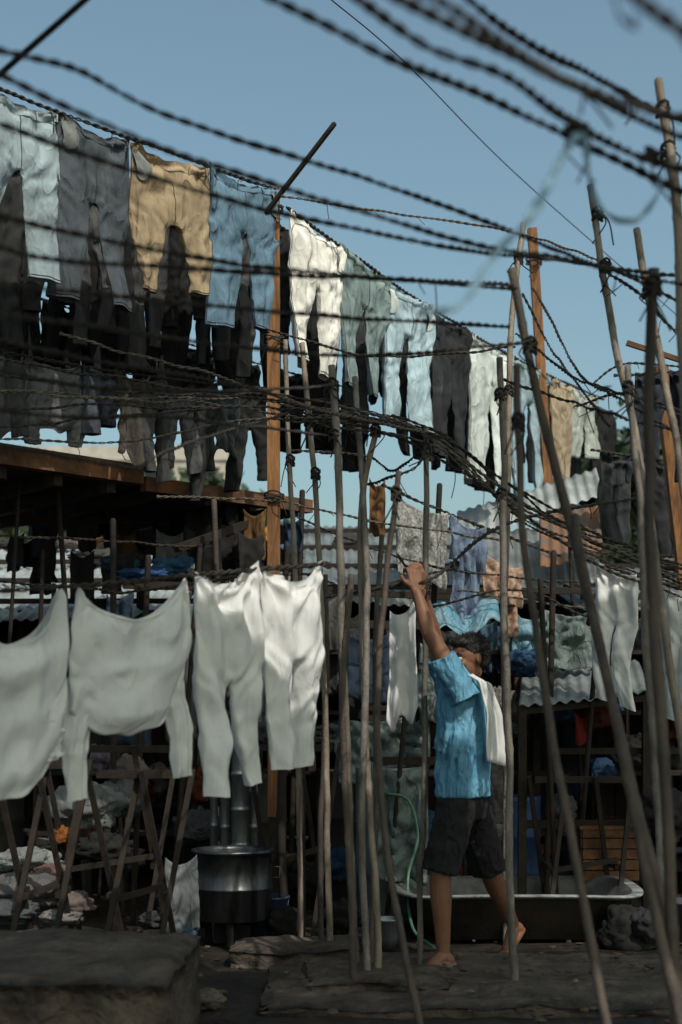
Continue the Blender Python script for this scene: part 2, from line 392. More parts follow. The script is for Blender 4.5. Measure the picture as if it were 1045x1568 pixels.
def cloth(name,P1,P2,L,m,sag=.05,fold=.03,lam=.12,nx=34,nz=34,uneven=.05,narrow=0,bottom=None,parent=None,wr=.02):
    P1=V(P1);P2=V(P2); X=P2-P1; W=X.length; ex=X.normalized(); ey=V((-ex.y,ex.x,0)).normalized(); sd=rnd(0,1000); G=[]
    for i in range(nz+1):
        t=i/nz; r=[]
        for j in range(nx+1):
            s=j/nx; x=(s-.5)*W*(1-narrow*t)*(1+.06*noise.noise(V((t*4,sd,1))))
            y=fold*math.sin(2*math.pi*x/lam+sd+2*noise.noise(V((x*3,t*2,sd))))*(.3+.7*t)+wr*1.5*noise.noise(V((x*6,t*L*4,sd)))+wr*.5*ridge(V((x*12,t*L*10,sd)))
            z=t*L*(1+uneven*noise.noise(V((s*3,0,sd)))*2)+sag*(1-(2*s-1)**2)*math.exp(-t*2)
            r.append((P1+P2)/2+ex*x+ey*y-V((0,0,z)))
        G.append(r)
    mb=MB(); mb.grid(G); ob=mb.obj(name,m,parent=parent)
    so=ob.modifiers.new('t','SOLIDIFY'); so.thickness=.003; return ob

def bundle(name,c,rx,ry,rz,m,amp=.24,parent=None):
    mb=MB(); c=V(c); sd=rnd(0,999); G=[]
    for i in range(25):
        a=math.pi*(i+.03)/24.06; r=[]
        for k in range(36):
            b=2*math.pi*k/36; d=V((math.sin(a)*math.cos(b),math.sin(a)*math.sin(b),math.cos(a)))
            s=1+amp*(noise.noise(d*1.8+V((sd,0,0)))*1.3+noise.noise(d*4.5+V((0,sd,0)))*.7-abs(noise.noise(d*7+V((0,0,sd))))*1.3)
            r.append(c+V((d.x*rx*s,d.y*ry*s,max(d.z*s*rz,-rz*.85))))
        G.append(r)
    mb.grid(G,closed=True); return mb.obj(name,m,parent=parent)
def corr(name,o,ex,es,m,amp=.011,pitch=.085,parent=None,across=False):
    o=V(o);ex=V(ex);es=V(es); W=ex.length; L=es.length; n=int(W/pitch*6); nr=8; nrm=ex.cross(es).normalized(); G=[]; sd=rnd(0,99)
    for i in range(nr+1):
        r=[]
        for j in range(n+1):
            x=j/n*W
            p=o+ex*(j/n)+es*(i/nr)+nrm*(amp*math.sin(2*math.pi*x/pitch)+.03*noise.noise(V((x*.8,i*.3,sd)))+.012*(int(x/.75)%2))
            r.append(p)
        G.append(r)
    mb=MB(); mb.grid(G); ob=mb.obj(name,m,parent=parent); so=ob.modifiers.new('t','SOLIDIFY'); so.thickness=.002; return ob

# ================================================================= GROUND
G=[]
xs=[-400,-150,-60,-25]+[-12+i*.3 for i in range(81)]+[25,60,150,400]
ys=[-200,-60,-20,-5]+[1+i*.25 for i in range(64)]+[22,40,90,200,700]
for y in ys:
    G.append([V((x,y,(-.012+.02*noise.noise(V((x*1.1,y*1.1,0)))+.012*noise.noise(V((x*4,y*4,2)))) if abs(x)<13 and 0<y<18 else -.012)) for x in xs])
mb=MB(); mb.grid(G); mb.obj('ground',M_ground)

def slab(name,x0,x1,y0,y1,z,m,amp=.02):
    nx=max(4,int((x1-x0)/.05)); ny=max(4,int((y1-y0)/.05)); sd=rnd(0,99); mb=MB(); top=[]
    for j in range(ny+1):
        r=[]
        for i in range(nx+1):
            x=x0+(x1-x0)*i/nx; y=y0+(y1-y0)*j/ny
            e=min(i,nx-i,j,ny-j)
            zz=z+amp*noise.noise(V((x*3,y*3,sd)))+amp*.5*noise.noise(V((x*11,y*11,sd)))-(.022 if e==0 else 0)
            x+=amp*noise.noise(V((x*5,y*5,sd+4))); y+=amp*1.3*noise.noise(V((x*5,y*5,sd+8)))
            r.append(V((x,y,zz)))
        top.append(r)
    mb.grid(top)
    edge=[top[0][i] for i in range(nx+1)]+[top[j][nx] for j in range(1,ny+1)]+[top[ny][i] for i in range(nx-1,-1,-1)]+[top[j][0] for j in range(ny-1,0,-1)]
    rings=[]
    for k in range(7):
        rings.append([V((p.x,p.y,p.z*(1-k/6)-.05*k/6))+V((noise.noise(p*6+V((k*.7,0,0))),noise.noise(p*6+V((0,k*.7,0))),0))*amp*1.2*(k>0) for p in edge])
    mb.grid(rings,closed=True); return mb.obj(name,m,smooth=True,merge=True)
slab('concrete_washing_platform',-3.2,-.59,4.85,6.0,.36,M_conc,.030)
slab('concrete_step',-.35,1.75,6.05,7.45,.035,M_conc,.026)
slab('concrete_kerb',-.55,.1,7.1,7.6,.10,M_conc,.03)
slab('broken_slab',-.15,.5,6.35,6.9,.075,M_conc,.035)
mb=MB()
for k in range(420):
    x=rnd(-3,3.2); y=rnd(5.2,9.5)
    if x<-.5 and y<6.1: continue
    z=.012+(.04 if (-.35<x<1.75 and 6.05<y<7.45) else 0); s=rnd(.008,.03)
    mb.ell((x,y,z+s*.3),V((s,rnd(-.3,.3)*s,0)),V((0,s*rnd(.5,1),rnd(-.3,.3)*s)),V((rnd(-.3,.3)*s,0,s*rnd(.2,.6))),random.choice([0,0,0,0,1,2]),nu=7,nv=4)
mb.obj('ground_litter',[M_conc,cloth_mat((.12,.12,.115)),cloth_mat((.10,.07,.045))],False)

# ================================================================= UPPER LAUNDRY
dk=lambda a:(a*.85,a*.87,a*.92)
LA=Line(at(-45,116,7.15),at(425,290,8.6),.02)
LB=Line(at(440,318,8.9),at(925,612,13.3),.10)
LA.rope(r=.006,tails=6); LB.rope(r=.007,tails=6)
def hang(line,u0,u1,vb,c,name='jeans',pc=None,fade=True,**k):
    a=line.pu(u0); b=line.pu(u1); mid=(a+b)/2; zb=CH+(HZ-vb)*mid.y/F; L=mid.z-zb
    a=a+V((0,rnd(-.03,.03),rnd(-.02,.01))); b=b+V((0,rnd(-.03,.03),rnd(-.02,.01)))
    k.setdefault('rise',min(.30,L*.34)); k.setdefault('hem',(b-a).length*.36)
    return trousers(name,a,b,L,cloth_mat(c,fade=fade),cloth_mat(pc) if pc else None,**k)
hang(LA,-34,90,430,(.28,.35,.39),'faded_jeans',(.42,.45,.45),gap=.085,hem=.17,uneven=.5,rise=.36,sag=.05)
hang(LA,90,198,470,(.075,.088,.105),'grey_jeans',(.16,.17,.17),gap=.085,hem=.15,uneven=.5,rise=.40,sag=.05)
hang(LA,203,322,466,(.31,.24,.16),'khaki_trousers',(.20,.22,.22),gap=.13,hem=.12,uneven=1.1,rise=.38,sag=.05,fade=False,wr=.024)
hang(LA,320,428,510,(.12,.20,.28),'blue_jeans',(.22,.27,.29),gap=.05,hem=.17,uneven=.6,rise=.33,sag=.05)
hang(LB,446,527,568,(.70,.69,.66),'white_trousers',gap=.06,hem=.19,rise=.38,fade=False,wr=.024)
hang(LB,522,590,602,(.18,.24,.25),'grey_jeans',gap=.02)
hang(LB,590,662,655,(.33,.44,.51),'pale_jeans',(.5,.55,.55),gap=.06,wr=.022)
hang(LB,662,718,702,(.026,.028,.032),'black_trousers',gap=.02)
hang(LB,719,783,736,(.52,.57,.57),'pale_trousers',gap=.08,hem=.2)
hang(LB,782,836,770,(.29,.39,.45),'pale_jeans',gap=.08)
hang(LB,846,878,765,(.31,.25,.18),'khaki_trousers',gap=.02)
hang(LB,876,915,700,(.32,.35,.33),'grey_trousers',gap=.02)
LA2=Line(at(-60,225,7.9),at(432,362,9.2),.03); LA2.rope(r=.005)  # row behind: the front row's shade is put into these dark greys
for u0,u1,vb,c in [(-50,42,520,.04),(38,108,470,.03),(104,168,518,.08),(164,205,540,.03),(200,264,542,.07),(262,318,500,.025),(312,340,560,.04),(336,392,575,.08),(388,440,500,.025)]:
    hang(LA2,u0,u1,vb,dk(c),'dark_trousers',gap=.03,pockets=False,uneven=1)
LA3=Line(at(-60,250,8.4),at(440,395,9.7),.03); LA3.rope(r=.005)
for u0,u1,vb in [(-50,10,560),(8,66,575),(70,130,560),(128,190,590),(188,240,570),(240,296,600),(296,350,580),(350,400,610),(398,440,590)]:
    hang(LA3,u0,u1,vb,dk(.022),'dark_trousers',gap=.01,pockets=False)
LB2=Line(at(428,345,9.5),at(960,640,14.2),.10); LB2.rope(r=.005)  # rear row, again coloured dark grey for the shade it hangs in
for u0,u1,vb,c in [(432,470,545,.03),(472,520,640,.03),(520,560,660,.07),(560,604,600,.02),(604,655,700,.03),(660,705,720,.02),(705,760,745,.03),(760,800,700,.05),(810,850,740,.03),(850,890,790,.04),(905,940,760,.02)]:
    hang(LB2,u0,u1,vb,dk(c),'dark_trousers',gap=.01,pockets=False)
LC=Line(at(-20,532,8.0),at(410,596,9.4),.03); LC.rope(r=.006,tails=8)
for i,(u0,u1,vb,c,col) in enumerate([(-15,50,668,.08,None),(44,128,692,.14,None),(126,190,660,.05,(.055,.06,.08)),(182,226,705,.10,(.08,.072,.064)),(222,250,745,.07,None),(248,300,728,.12,None),(300,334,745,.04,None),(330,372,690,.11,(.09,.10,.11)),(368,406,742,.03,None)]):
    col=col or dk(c)
    a=LC.pu(u0); b=LC.pu(u1); L=(a.z+b.z)/2-(CH+(HZ-vb)*a.y/F)
    if i in (0,3,7): cloth('hanging_shirt',a,b,L,cloth_mat(col,fade=True),fold=.035,lam=.11,narrow=.12,uneven=.15,wr=.03,sag=.05)
    elif i==1: shirt_by_hem('grey_shirt',a,b,L*.72,.16,cloth_mat(col,fade=True),sag=.04,depth=.04,neck=.02,slv=.06)
    else: hang(LC,u0,u1,vb,col,'grey_work_trousers',gap=.04,depth=.05,rise=.2,uneven=1.5,fold=.022,wr=.024,sag=.05,pockets=False)
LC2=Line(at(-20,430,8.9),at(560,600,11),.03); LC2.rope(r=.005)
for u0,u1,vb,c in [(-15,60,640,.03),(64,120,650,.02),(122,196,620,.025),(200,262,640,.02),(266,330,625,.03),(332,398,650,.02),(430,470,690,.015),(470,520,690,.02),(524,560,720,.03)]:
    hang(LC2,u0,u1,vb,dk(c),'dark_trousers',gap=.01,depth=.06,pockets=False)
LR=Line(at(905,690,10.5),at(1090,712,10.9),.01); LR.rope(r=.006)
hang(LR,920,968,832,(.04,.043,.05),'black_trousers',gap=.01)
hang(LR,1000,1040,850,(.03,.03,.035),'black_trousers',gap=.01)
LR2=Line(at(940,575,9.5),at(1110,560,9.3),.01); LR2.rope(r=.006)
hang(LR2,972,1022,702,(.03,.035,.045),'dark_jeans',gap=.01)
hang(LR2,1024,1075,735,(.03,.035,.045),'dark_jeans',gap=.01)

# ================================================================= FOREGROUND WHITE LAUNDRY
LW=Line(at(-90,915,4.9),at(505,862,6.1),.0)
rope([LW.pt(i/10) for i in range(11)],r=.006,tails=3)
def hw(u0,u1,vb,**k):
    a=LW.pu(u0); b=LW.pu(u1); mid=(a+b)/2; zb=CH+(HZ-vb)*mid.y/F; L=mid.z-zb
    return trousers('white_pyjama_trousers',a,b,L,M_white,None,pockets=False,**k)
a=LW.pu(-66); b=LW.pu(96); shirt_by_hem('white_shirt',a,b,.66,.10,M_white,sag=.19,neck=.14,slv=.055,bot=.80,sl=(1.3,.5),asym=(.02,.0),widen=1.1)
a=LW.pu(124); b=LW.pu(291); shirt_by_hem('white_kurta',a,b,.50,.36,M_white,sag=.15,neck=.16,slv=.055,bot=.92,sl=(1.0,.98),asym=(-.01,.05),widen=1.12,shift=-.03)
hw(304,394,1222,rise=.42,hem=.085,gap=.05,sag=.07,depth=.04,widen=1.06,fold=.016,wr=.020,uneven=.6,tp=.6,lean=.02)
hw(404,497,1188,rise=.38,hem=.105,gap=.035,sag=.08,depth=.035,widen=1.0,fold=.016,wr=.020,uneven=.6,tp=.7,lean=.0)

LD=Line(at(880,850,8.6),at(1090,915,8.2),.01); LD.rope(r=.006)
a=LD.pu(912); b=LD.pu(976); trousers('white_trousers',a,b,.80,M_white,rise=.3,hem=.11,gap=.02,pockets=False)
a=LD.pu(1012); b=LD.pu(1080); trousers('white_trousers',a,b,.78,M_white,rise=.3,hem=.12,gap=.01,pockets=False)
LM=Line(at(560,905,7.05),at(665,884,6.97),.0)
rope([at(500,915,7.2),LM.pt(0),LM.pt(.5),LM.pt(1),at(780,800,7.6),at(1000,760,8)],r=.006,tails=2)
cloth('white_towel',at(598,935,7.08),at(636,915,7.05),.58,M_white,fold=.022,lam=.10,narrow=-.3,uneven=.1)
LS=Line(at(585,742,8.9),at(860,850,9.4),.02); LS.rope(r=.006,tails=6)
m_pat=mat('printed_cloth',(.33,.33,.32),(.09,.09,.09),scale=60,rough=.9,bump=.3)
cloth('printed_scarf',LS.pu(603),LS.pu(686),.50,m_pat,fold=.03,narrow=.1)
m_lav=cloth_mat((.14,.185,.27),.7)
cloth('faded_blue_shirt',LS.pu(693),LS.pu(738),.66,m_lav,fold=.035,lam=.09)
cloth('faded_blue_shirt',LS.pu(690)-V((0,.03,0)),LS.pu(742)-V((0,.03,0)),.30,m_lav,fold=.03)
m_pink=mat('faded_print',(.36,.27,.21),(.17,.08,.05),scale=28,rough=.9,bump=.3)
cloth('printed_cloth_drying',at(742,842,9.2),at(800,868,9.3),.28,m_pink,fold=.03)
cloth('printed_cloth_drying',at(770,870,9.3),at(796,880,9.35),.42,m_pink,fold=.03,lam=.1)
cloth('blue_plastic_sheet',at(792,940,9.4),at(845,935,9.5),.36,M_tarp_b,fold=.05,lam=.2,wr=.05)
cloth('grey_plastic_sheet',at(838,930,9.3),at(905,935,9.5),.40,M_tarp_g,fold=.05,lam=.2,wr=.05)
cloth('green_plastic_sheet',at(640,985,9.0),at(700,990,9.1),.50,M_tarp_g,fold=.05,lam=.2,wr=.05)
cloth('grey_blanket',at(520,1100,9.0),at(655,1085,9.2),.42,M_tarp_g,fold=.06,lam=.25,wr=.06)
cloth('brown_cloth',at(566,730,9.0),at(590,735,9.0),.36,cloth_mat((.16,.085,.04)),fold=.03)
cloth('checked_cloth',at(742,1140,8.4),at(784,1140,8.4),.45,mat('check',(.06,.055,.055),(.02,.02,.02),scale=50),fold=.02)
cloth('red_cloth',at(880,1090,9.0),at(905,1088,9.0),.2,cloth_mat((.16,.022,.018)),fold=.02)
cloth('grey_towel',at(255,1312,7.3),at(300,1308,7.4),.40,cloth_mat((.13,.14,.15)),fold=.03,narrow=-.1)

# ================================================================= TIMBER FRAME / DECK (left)
deck=empty('timber_drying_deck')
a=V((-2.4,7.9,2.76)); b=V((-.22,9.95,2.76)); d=(b-a).normalized(); nrm=V((-d.y,d.x,0))
mb=MB(); mb.beam(a+V((0,0,.03)),a+d*1.55+V((0,0,.02)),.10,.12); mb.obj('edge_beam_near',M_beam,False,deck)
mb=MB(); mb.beam(a+d*1.58+V((0,0,-.03)),b+V((0,0,-.03)),.07,.09); mb.obj('edge_beam_far',M_beam,False,deck)
mb=MB()
for k in range(14):
    p=a+nrm*(.15+k*.15)+V((0,0,-.01+rnd(-.01,.01))); mb.beam(p,p+d*(3+rnd(-.3,.1)),.13,.025)
mb.obj('deck_boards',M_dwood,False,deck)
mb=MB()
for k in range(8):
    p=a+d*(.2+k*.38)-V((0,0,.07)); mb.beam(p,p+nrm*2.2,.06,.08)
mb.obj('joists',M_dwood,False,deck)
mb=MB()
for p in (a+d*.1+nrm*2.1,a+d*1.6+nrm*2.1,b+nrm*2.0,a+d*.05):
    mb.beam(V((p.x,p.y,0)),V((p.x,p.y,2.7)),.09,.09)
mb.obj('legs',M_dwood,False,deck)
mb=MB(); mb.beam(at(420,1250,8.72),at(419,290,8.62),.075,.075); p=mb.obj('timber_post',M_post,False)
mb=MB(); mb.beam((p0:=at(421,1250,8.72)),V((p0.x,p0.y,0)),.07,.07); mb.obj('post_foot',M_dwood,False,p)
coil(at(419,320,8.62),.055,parent=p); coil(at(420,520,8.62),.055,parent=p); coil(at(420,760,8.66),.055,parent=p,turns=5)
mb=MB(); q=spline([at(408,325,8.5),at(512,190,8.3)],.05); mb.tube(q,[.016]*len(q),n=8); mb.obj('wooden_stick',M_dwood)
mb=MB(); q=spline([at(-70,175,4.2),at(170,-35,4.0)],.05); mb.tube(q,[.009]*len(q),n=8); mb.obj('wooden_stick',M_dwood)
mb=MB(); mb.beam(at(856,1000,12.2),at(815,350,12.0),.075,.075); pp=mb.obj('timber_post',M_post,False)
mb=MB(); q0=at(856,1000,12.2); mb.beam(q0,V((q0.x+.05,q0.y,0)),.07,.07); mb.obj('post_foot',M_dwood,False,pp)
coil(at(818,400,12),.06,parent=pp,r=.007)
mb=MB(); mb.beam(at(1050,900,10.2),at(1012,560,10.0),.09,.09); pp=mb.obj('timber_post',M_post,False)
mb=MB(); q0=at(1050,900,10.2); mb.beam(q0,V((q0.x+.1,q0.y,0)),.08,.08); mb.obj('post_foot',M_dwood,False,pp)
mb=MB(); mb.beam(at(960,525,9),at(1100,570,9),.03,.03); mb.obj('wooden_rail',M_beam,False)
for (u0,v0,y0,u1,v1,y1,w) in [(0,800,9.5,400,790,10.2,.05),(270,840,9,420,788,9.6,.05),(190,895,9,520,905,9.5,.05),(480,905,9.5,700,915,9.8,.04),(520,955,9,700,960,9.2,.05),(560,1165,8.8,700,1165,8.8,.05),(640,905,9.5,900,905,9.8,.04),(840,1150,9,1045,1150,9,.04),(800,1262,8.8,960,1262,8.8,.05)]:
    mb=MB(); mb.beam(at(u0,v0,y0),at(u1,v1,y1),w,w); mb.obj('timber_rail',M_dwood,False)

# ================================================================= SHACKS
def planks(mb,x0,x1,y,z0,z1,skip=()):
    x=x0
    while x<x1:
        w=rnd(.12,.2)
        if not any(a<x<b for a,b in skip):
            mb.box((x+w/2,y+rnd(-.01,.01),(z0+z1)/2+rnd(-.05,.03)),(w/2-.004,0,0),(0,.012,0),(0,0,(z1-z0)/2))
        x+=w
def shack(x0,x1,y0,y1,ze,zr,roofm,doors=()):
    e=empty('tin_shack')
    mb=MB(); planks(mb,x0,x1,y0,0,ze-.06,doors); mb.obj('front_wall',M_dwood,False,e)
    mb=MB(); mb.box(((x0+x1)/2,y1,zr/2),((x1-x0)/2,0,0),(0,.03,0),(0,0,zr/2-.03)); mb.obj('back_wall',M_black,False,e)
    for x in (x0,x1):
        mb=MB(); vs=[(x,y0,0),(x,y1,0),(x,y1,zr-.03),(x,y0,ze-.03)]; mb.add(vs,[(0,1,2,3)]); o=mb.obj('side_wall',M_tind,False,e)
        s=o.modifiers.new('t','SOLIDIFY'); s.thickness=.03
    corr('roof',(x0-.2,y0-.35,ze-.1),(x1-x0+.4,0,rnd(-.05,.05)),(0,y1-y0+.5,zr-ze+.12),roofm,parent=e)
    mb=MB()
    for a,b in doors:
        mb.box((a,y0-.02,ze/2),(.035,0,0),(0,.03,0),(0,0,ze/2-.02)); mb.box((b+.1,y0-.02,ze/2),(.035,0,0),(0,.03,0),(0,0,ze/2-.02))
    for k in range(4):
        t=(k+.5)/4; y=y0-.35+(y1-y0+.5)*t; z=ze-.1+(zr-ze+.12)*t+.03
        mb.beam((x0-.1,y,z),(x1+.1,y+rnd(-.1,.1),z),.05,.04)
    mb.obj('posts_and_battens',M_dwood,False,e)
    for k in range(int((x1-x0)*3)):
        t=rnd(.05,.95); y=y0-.35+(y1-y0+.5)*t; z=ze-.1+(zr-ze+.12)*t+.06; x=rnd(x0,x1)
        bundle('roof_junk',V((x,y,z)),rnd(.06,.22),rnd(.06,.16),rnd(.04,.10),cloth_mat(random.choice([(.05,.05,.05),(.12,.10,.09),(.05,.09,.16),(.2,.2,.2),(.16,.08,.04)])),parent=e)
    return e
shack(-4.6,-1.25,11.2,14.3,2.12,3.02,M_tin_l,((-3.4,-2.6),(-2.0,-1.6)))
shack(-1.0,1.5,12.0,15.2,2.30,3.3,M_tin,((-.5,.1),))
shack(1.9,5.5,10.6,13.5,2.15,2.7,M_tin,((2.4,3.0),(3.6,4.2)))
shack(-9,-4.9,12,16,2.5,3.4,M_tin_l,())
shack(5.8,10,12,16,2.3,3.2,M_tin,())
e=empty('rusty_lean_to_roof')
corr('sheet_grey',at(742,905,10.2),at(925,890,10.4)-at(742,905,10.2),at(742,815,11.3)-at(742,905,10.2),M_tin,parent=e)
corr('sheet_rust',at(826,868,10.15),at(925,850,10.15)-at(826,868,10.15),at(826,790,11.0)-at(826,868,10.15),M_rust,parent=e)
corr('sheet_top',at(700,830,11.3),at(925,760,11.3)-at(700,830,11.3),at(700,785,11.9)-at(700,830,11.3),M_tin_l,parent=e)
mb=MB(); mb.beam(at(745,905,10.25),V((at(745,905,10.25).x,10.25,0)),.06,.06); mb.beam(at(920,895,10.4),V((at(920,895,10.4).x,10.4,0)),.06,.06); mb.obj('props',M_dwood,False,e)
e=empty('washing_stall_awning')
o=at(795,1082,8.6); corr('roof',o,at(995,1060,8.9)-o,at(800,1022,9.9)-o,M_tin,parent=e)
mb=MB(); 
for q in (at(800,1085,8.65),at(990,1066,8.95)): mb.beam(q,V((q.x,q.y,0)),.05,.05)
mb.beam(at(795,1090,8.66),at(995,1068,8.96),.04,.04); mb.obj('props',M_dwood,False,e)
mb=MB(); G=[]
for i in range(20):
    r=[]
    for j in range(30):
        s=j/29;t=i/19; p=at(662,972,8.9).lerp(at(768,958,9.0),s)+V((0,.5*t,.18*math.sin(t*2.2)+.05*math.sin(s*9)+.05*noise.noise(V((s*5,t*4,1)))))
        r.append(p)
    G.append(r)
mb.grid(G); o=mb.obj('blue_tarpaulin',M_tarp_b); so=o.modifiers.new('t','SOLIDIFY'); so.thickness=.003

# ================================================================= CLUTTER
def lathe(mb,c,prof,n=36,mi=0):
    c=V(c); mb.grid([[c+V((r*math.cos(2*math.pi*k/n),r*math.sin(2*math.pi*k/n),z)) for k in range(n)] for r,z in prof],mi,closed=True)
e=empty('steel_washing_vat'); c=at(357,1440,7.95); c.z=0
mb=MB(); lathe(mb,c,[(.02,.13),(.20,.13),(.215,.14),(.218,.30),(.224,.305),(.224,.315),(.218,.32),(.218,.50),(.232,.505),(.232,.52),(.215,.522),(.208,.50),(.205,.2),(.02,.18)]); mb.obj('drum',M_steel,parent=e)
mb=MB()
for k in range(3):
    a=k*2.1+.5; mb.beam(c+V((.17*math.cos(a),.17*math.sin(a),0)),c+V((.17*math.cos(a),.17*math.sin(a),.15)),.035,.035)
mb.box(c+V((0,0,.06)),(.10,0,0),(0,.10,0),(0,0,.05)); mb.obj('burner_stand',M_black,False,e)
mb=MB()
for s in(-1,1):
    q=[c+V((s*.232,0,.42)),c+V((s*.262,0,.42)),c+V((s*.262,0,.36)),c+V((s*.232,0,.36))]; mb.tube(q,[.007]*4,n=6)
mb.obj('handles',M_steel,parent=e)
e=empty('steel_flue_pipe')
for (u,y,r,z0,z1) in [(368,8.4,.050,.10,1.05),(345,8.5,.03,.2,.95),(388,8.5,.028,.2,.85),(328,8.6,.025,.2,.75)]:
    mb=MB(); c=at(u,1300,y); pr=[(r,z0)]
    z=z0
    while z<z1: pr+=[(r,z),(r,z+.18),(r*1.1,z+.185),(r*1.1,z+.20),(r,z+.205)]; z+=.21
    pr+=[(r*.3,z)]
    c.z=0; lathe(mb,c,pr,20); mb.obj('pipe',M_steel_b,parent=e)
c=V((1.02,8.35,0)); n=56
def stad(a,b,z):
    o=[]
    for k in range(n):
        t=2*math.pi*k/n; x=math.copysign(abs(math.cos(t))**.55,math.cos(t)); y=math.copysign(abs(math.sin(t))**.7,math.sin(t))
        o.append(c+V((x*a,y*b,z+.012*math.sin(3*t))))
    return o
mb=MB(); mb.grid([stad(.50,.38,.0),stad(.60,.47,.12),stad(.665,.535,.245)],1,True)
mb.grid([stad(.665,.535,.245),stad(.72,.60,.262),stad(.72,.60,.272),stad(.66,.54,.272)],0,True)
mb.grid([stad(.66,.54,.272),stad(.62,.50,.25),stad(.55,.43,.08),stad(.1,.1,.06)],2,True)
o=mb.obj('washing_trough',[mat('light_grey_rim',(.22,.235,.24),(.08,.08,.075),scale=10,rough=.6,bump=.5),mat('dark_brown_basin',(.030,.022,.017),(.014,.011,.009),scale=6,rough=.6,bump=.5),mat('basin_inside',(.10,.105,.105),(.04,.04,.038),scale=8,rough=.5,bump=.4)])  # rim light grey, outer side dark brown, inside mid grey
mb=MB(); lathe(mb,(.245,7.75,0),[(.02,.0),(.05,.002),(.075,.06),(.085,.15),(.092,.155),(.092,.162),(.08,.16),(.07,.06),(.02,.02)],28); mb.obj('enamel_bowl',M_steel_b)
for (x,y,h,col) in [(-1.62,7.0,.22,(.08,.08,.09)),(-.42,8.1,.24,(.04,.065,.13)),(1.9,7.9,.24,(.06,.06,.07)),(.62,8.95,.26,(.14,.14,.13)),(-.9,8.6,.26,(.12,.04,.025))]:
    mb=MB(); lathe(mb,(x,y,0),[(.01,0),(.085,0),(.12,h*.95),(.13,h*.96),(.13,h),(.115,h),(.08,.02),(.01,.02)],28)
    q=[V((x-.125,y,h*.95)),V((x-.1,y-.04,h*1.05-.1)),V((x,y-.07,h*.6)),V((x+.1,y-.04,h*1.05-.1)),V((x+.125,y,h*.95))]; q=spline(q,.02); mb.tube(q,[.003]*len(q),n=5,cap=False)
    mb.obj('bucket',mat('bucket_plastic',col,rough=.45,bump=.1))
for (x,y,r,h,m,nm) in [(.28,8.7,.19,.95,mat('grey_plastic',(.16,.18,.18),(.065,.08,.08),scale=4,rough=.45,bump=.3),'water_barrel'),(1.12,9.2,.17,.75,mat('blue_plastic',(.02,.05,.14),(.015,.03,.08),rough=.4),'blue_barrel'),(-.55,9.2,.2,.9,M_tind,'oil_drum'),(.05,9.6,.22,.9,M_tind,'oil_drum'),(-2.3,9.3,.22,.9,M_tind,'oil_drum')]:
    mb=MB(); lathe(mb,(x,y,0),[(.02,0),(r*.95,0),(r,.03),(r,h*.32),(r*1.04,h*.335),(r,h*.35),(r,h*.64),(r*1.04,h*.655),(r,h*.67),(r,h-.03),(r*1.02,h),(r*.9,h),(r*.88,h-.02),(.02,h-.02)],32); mb.obj(nm,m)
cloth('tarpaulin_wrap',at(566,1165,8.42),at(655,1170,8.42),.70,M_tarp_g,fold=.04,lam=.16,wr=.05)
mb=MB(); q=spline([at(590,1215,8.3),at(625,1225,8.25),at(640,1280,8.2),at(625,1345,8.2),at(632,1420,7.9),(.5,7.6,.02)],.03); mb.tube(q,[.009]*len(q),n=8,cap=False); mb.obj('green_hose',mat('green_hose_plastic',(.07,.16,.11),rough=.4,bump=0))
e=empty('wooden_crate'); c=at(928,1305,8.9)
mb=MB()
for k in range(5): mb.box(c+V((0,-.15,-.13+k*.066)),(.17,0,0),(0,.01,0),(0,0,.029))
for k in range(5): mb.box(c+V((.17,0,-.13+k*.066)),(.01,0,0),(0,.14,0),(0,0,.029))
for k in range(5): mb.box(c+V((-.17,0,-.13+k*.066)),(.01,0,0),(0,.14,0),(0,0,.029))
mb.box(c+V((0,0,.165)),(.19,0,0),(0,.17,0),(0,0,.01)); mb.obj('slats',M_beam,False,e)
mb=MB()
for s in(-1,1):
    for t in (-1,1): mb.beam(c+V((s*.15,t*.12,-.15)),V((c.x+s*.15,c.y+t*.12,0)),.04,.04)
mb.obj('legs',M_dwood,False,e)
def trestle(u,y,w,h,lean=.12):
    mb=MB(); c=at(u,1300,y); c.z=0
    for s in(-1,1):
        for t in(-1,1):
            mb.beam(c+V((s*w/2+t*lean*.3,t*.25,0)),c+V((s*w/2-t*lean,-t*.05,h)),.026,.03)
        mb.beam(c+V((s*w/2,-.12,h*.4)),c+V((s*w/2,.12,h*.4)),.03,.03)
    mb.beam(c+V((-w/2-.08,0,h-.02)),c+V((w/2+.08,0,h-.02)),.04,.04)
    mb.beam(c+V((-w/2,-.13,h*.38)),c+V((w/2,-.10,h*.45)),.03,.03)
    mb.obj('wooden_trestle',M_dwood,False)
trestle(65,6.8,.20,1.05); trestle(215,6.9,.26,1.0); trestle(170,7.9,.5,1.1); trestle(450,8.3,.3,1.1); trestle(890,8.6,.4,.9)
cols=[(.13,.13,.13),(.085,.095,.105),(.06,.06,.07),(.035,.035,.04),(.09,.028,.02),(.025,.055,.11),(.16,.15,.14),(.10,.058,.034),(.025,.025,.025),(.018,.018,.018)]
def bu(u,v,y,w,h,c,name='cloth_bundle'):
    s=y/F; c=tuple(x*.65 for x in c); bundle(name,at(u,v,y),w*s/2,w*s/2*.8,h*s/2,cloth_mat(c))  # all bundle colours dimmed to offset the sky fill in the shade
bu(40,1318,7.4,110,42,(.30,.32,.32)); bu(30,1365,7.2,140,60,(.17,.165,.165)); bu(115,1385,7.2,60,40,(.20,.16,.15)); bu(60,1462,6.2,60,20,(.18,.15,.13))
bu(75,1340,7.3,70,34,(.24,.15,.14)); bu(15,1395,7.0,90,36,(.12,.13,.14)); bu(95,1405,7.0,70,26,(.25,.24,.23)); bu(235,1410,7.4,50,30,(.08,.08,.08))
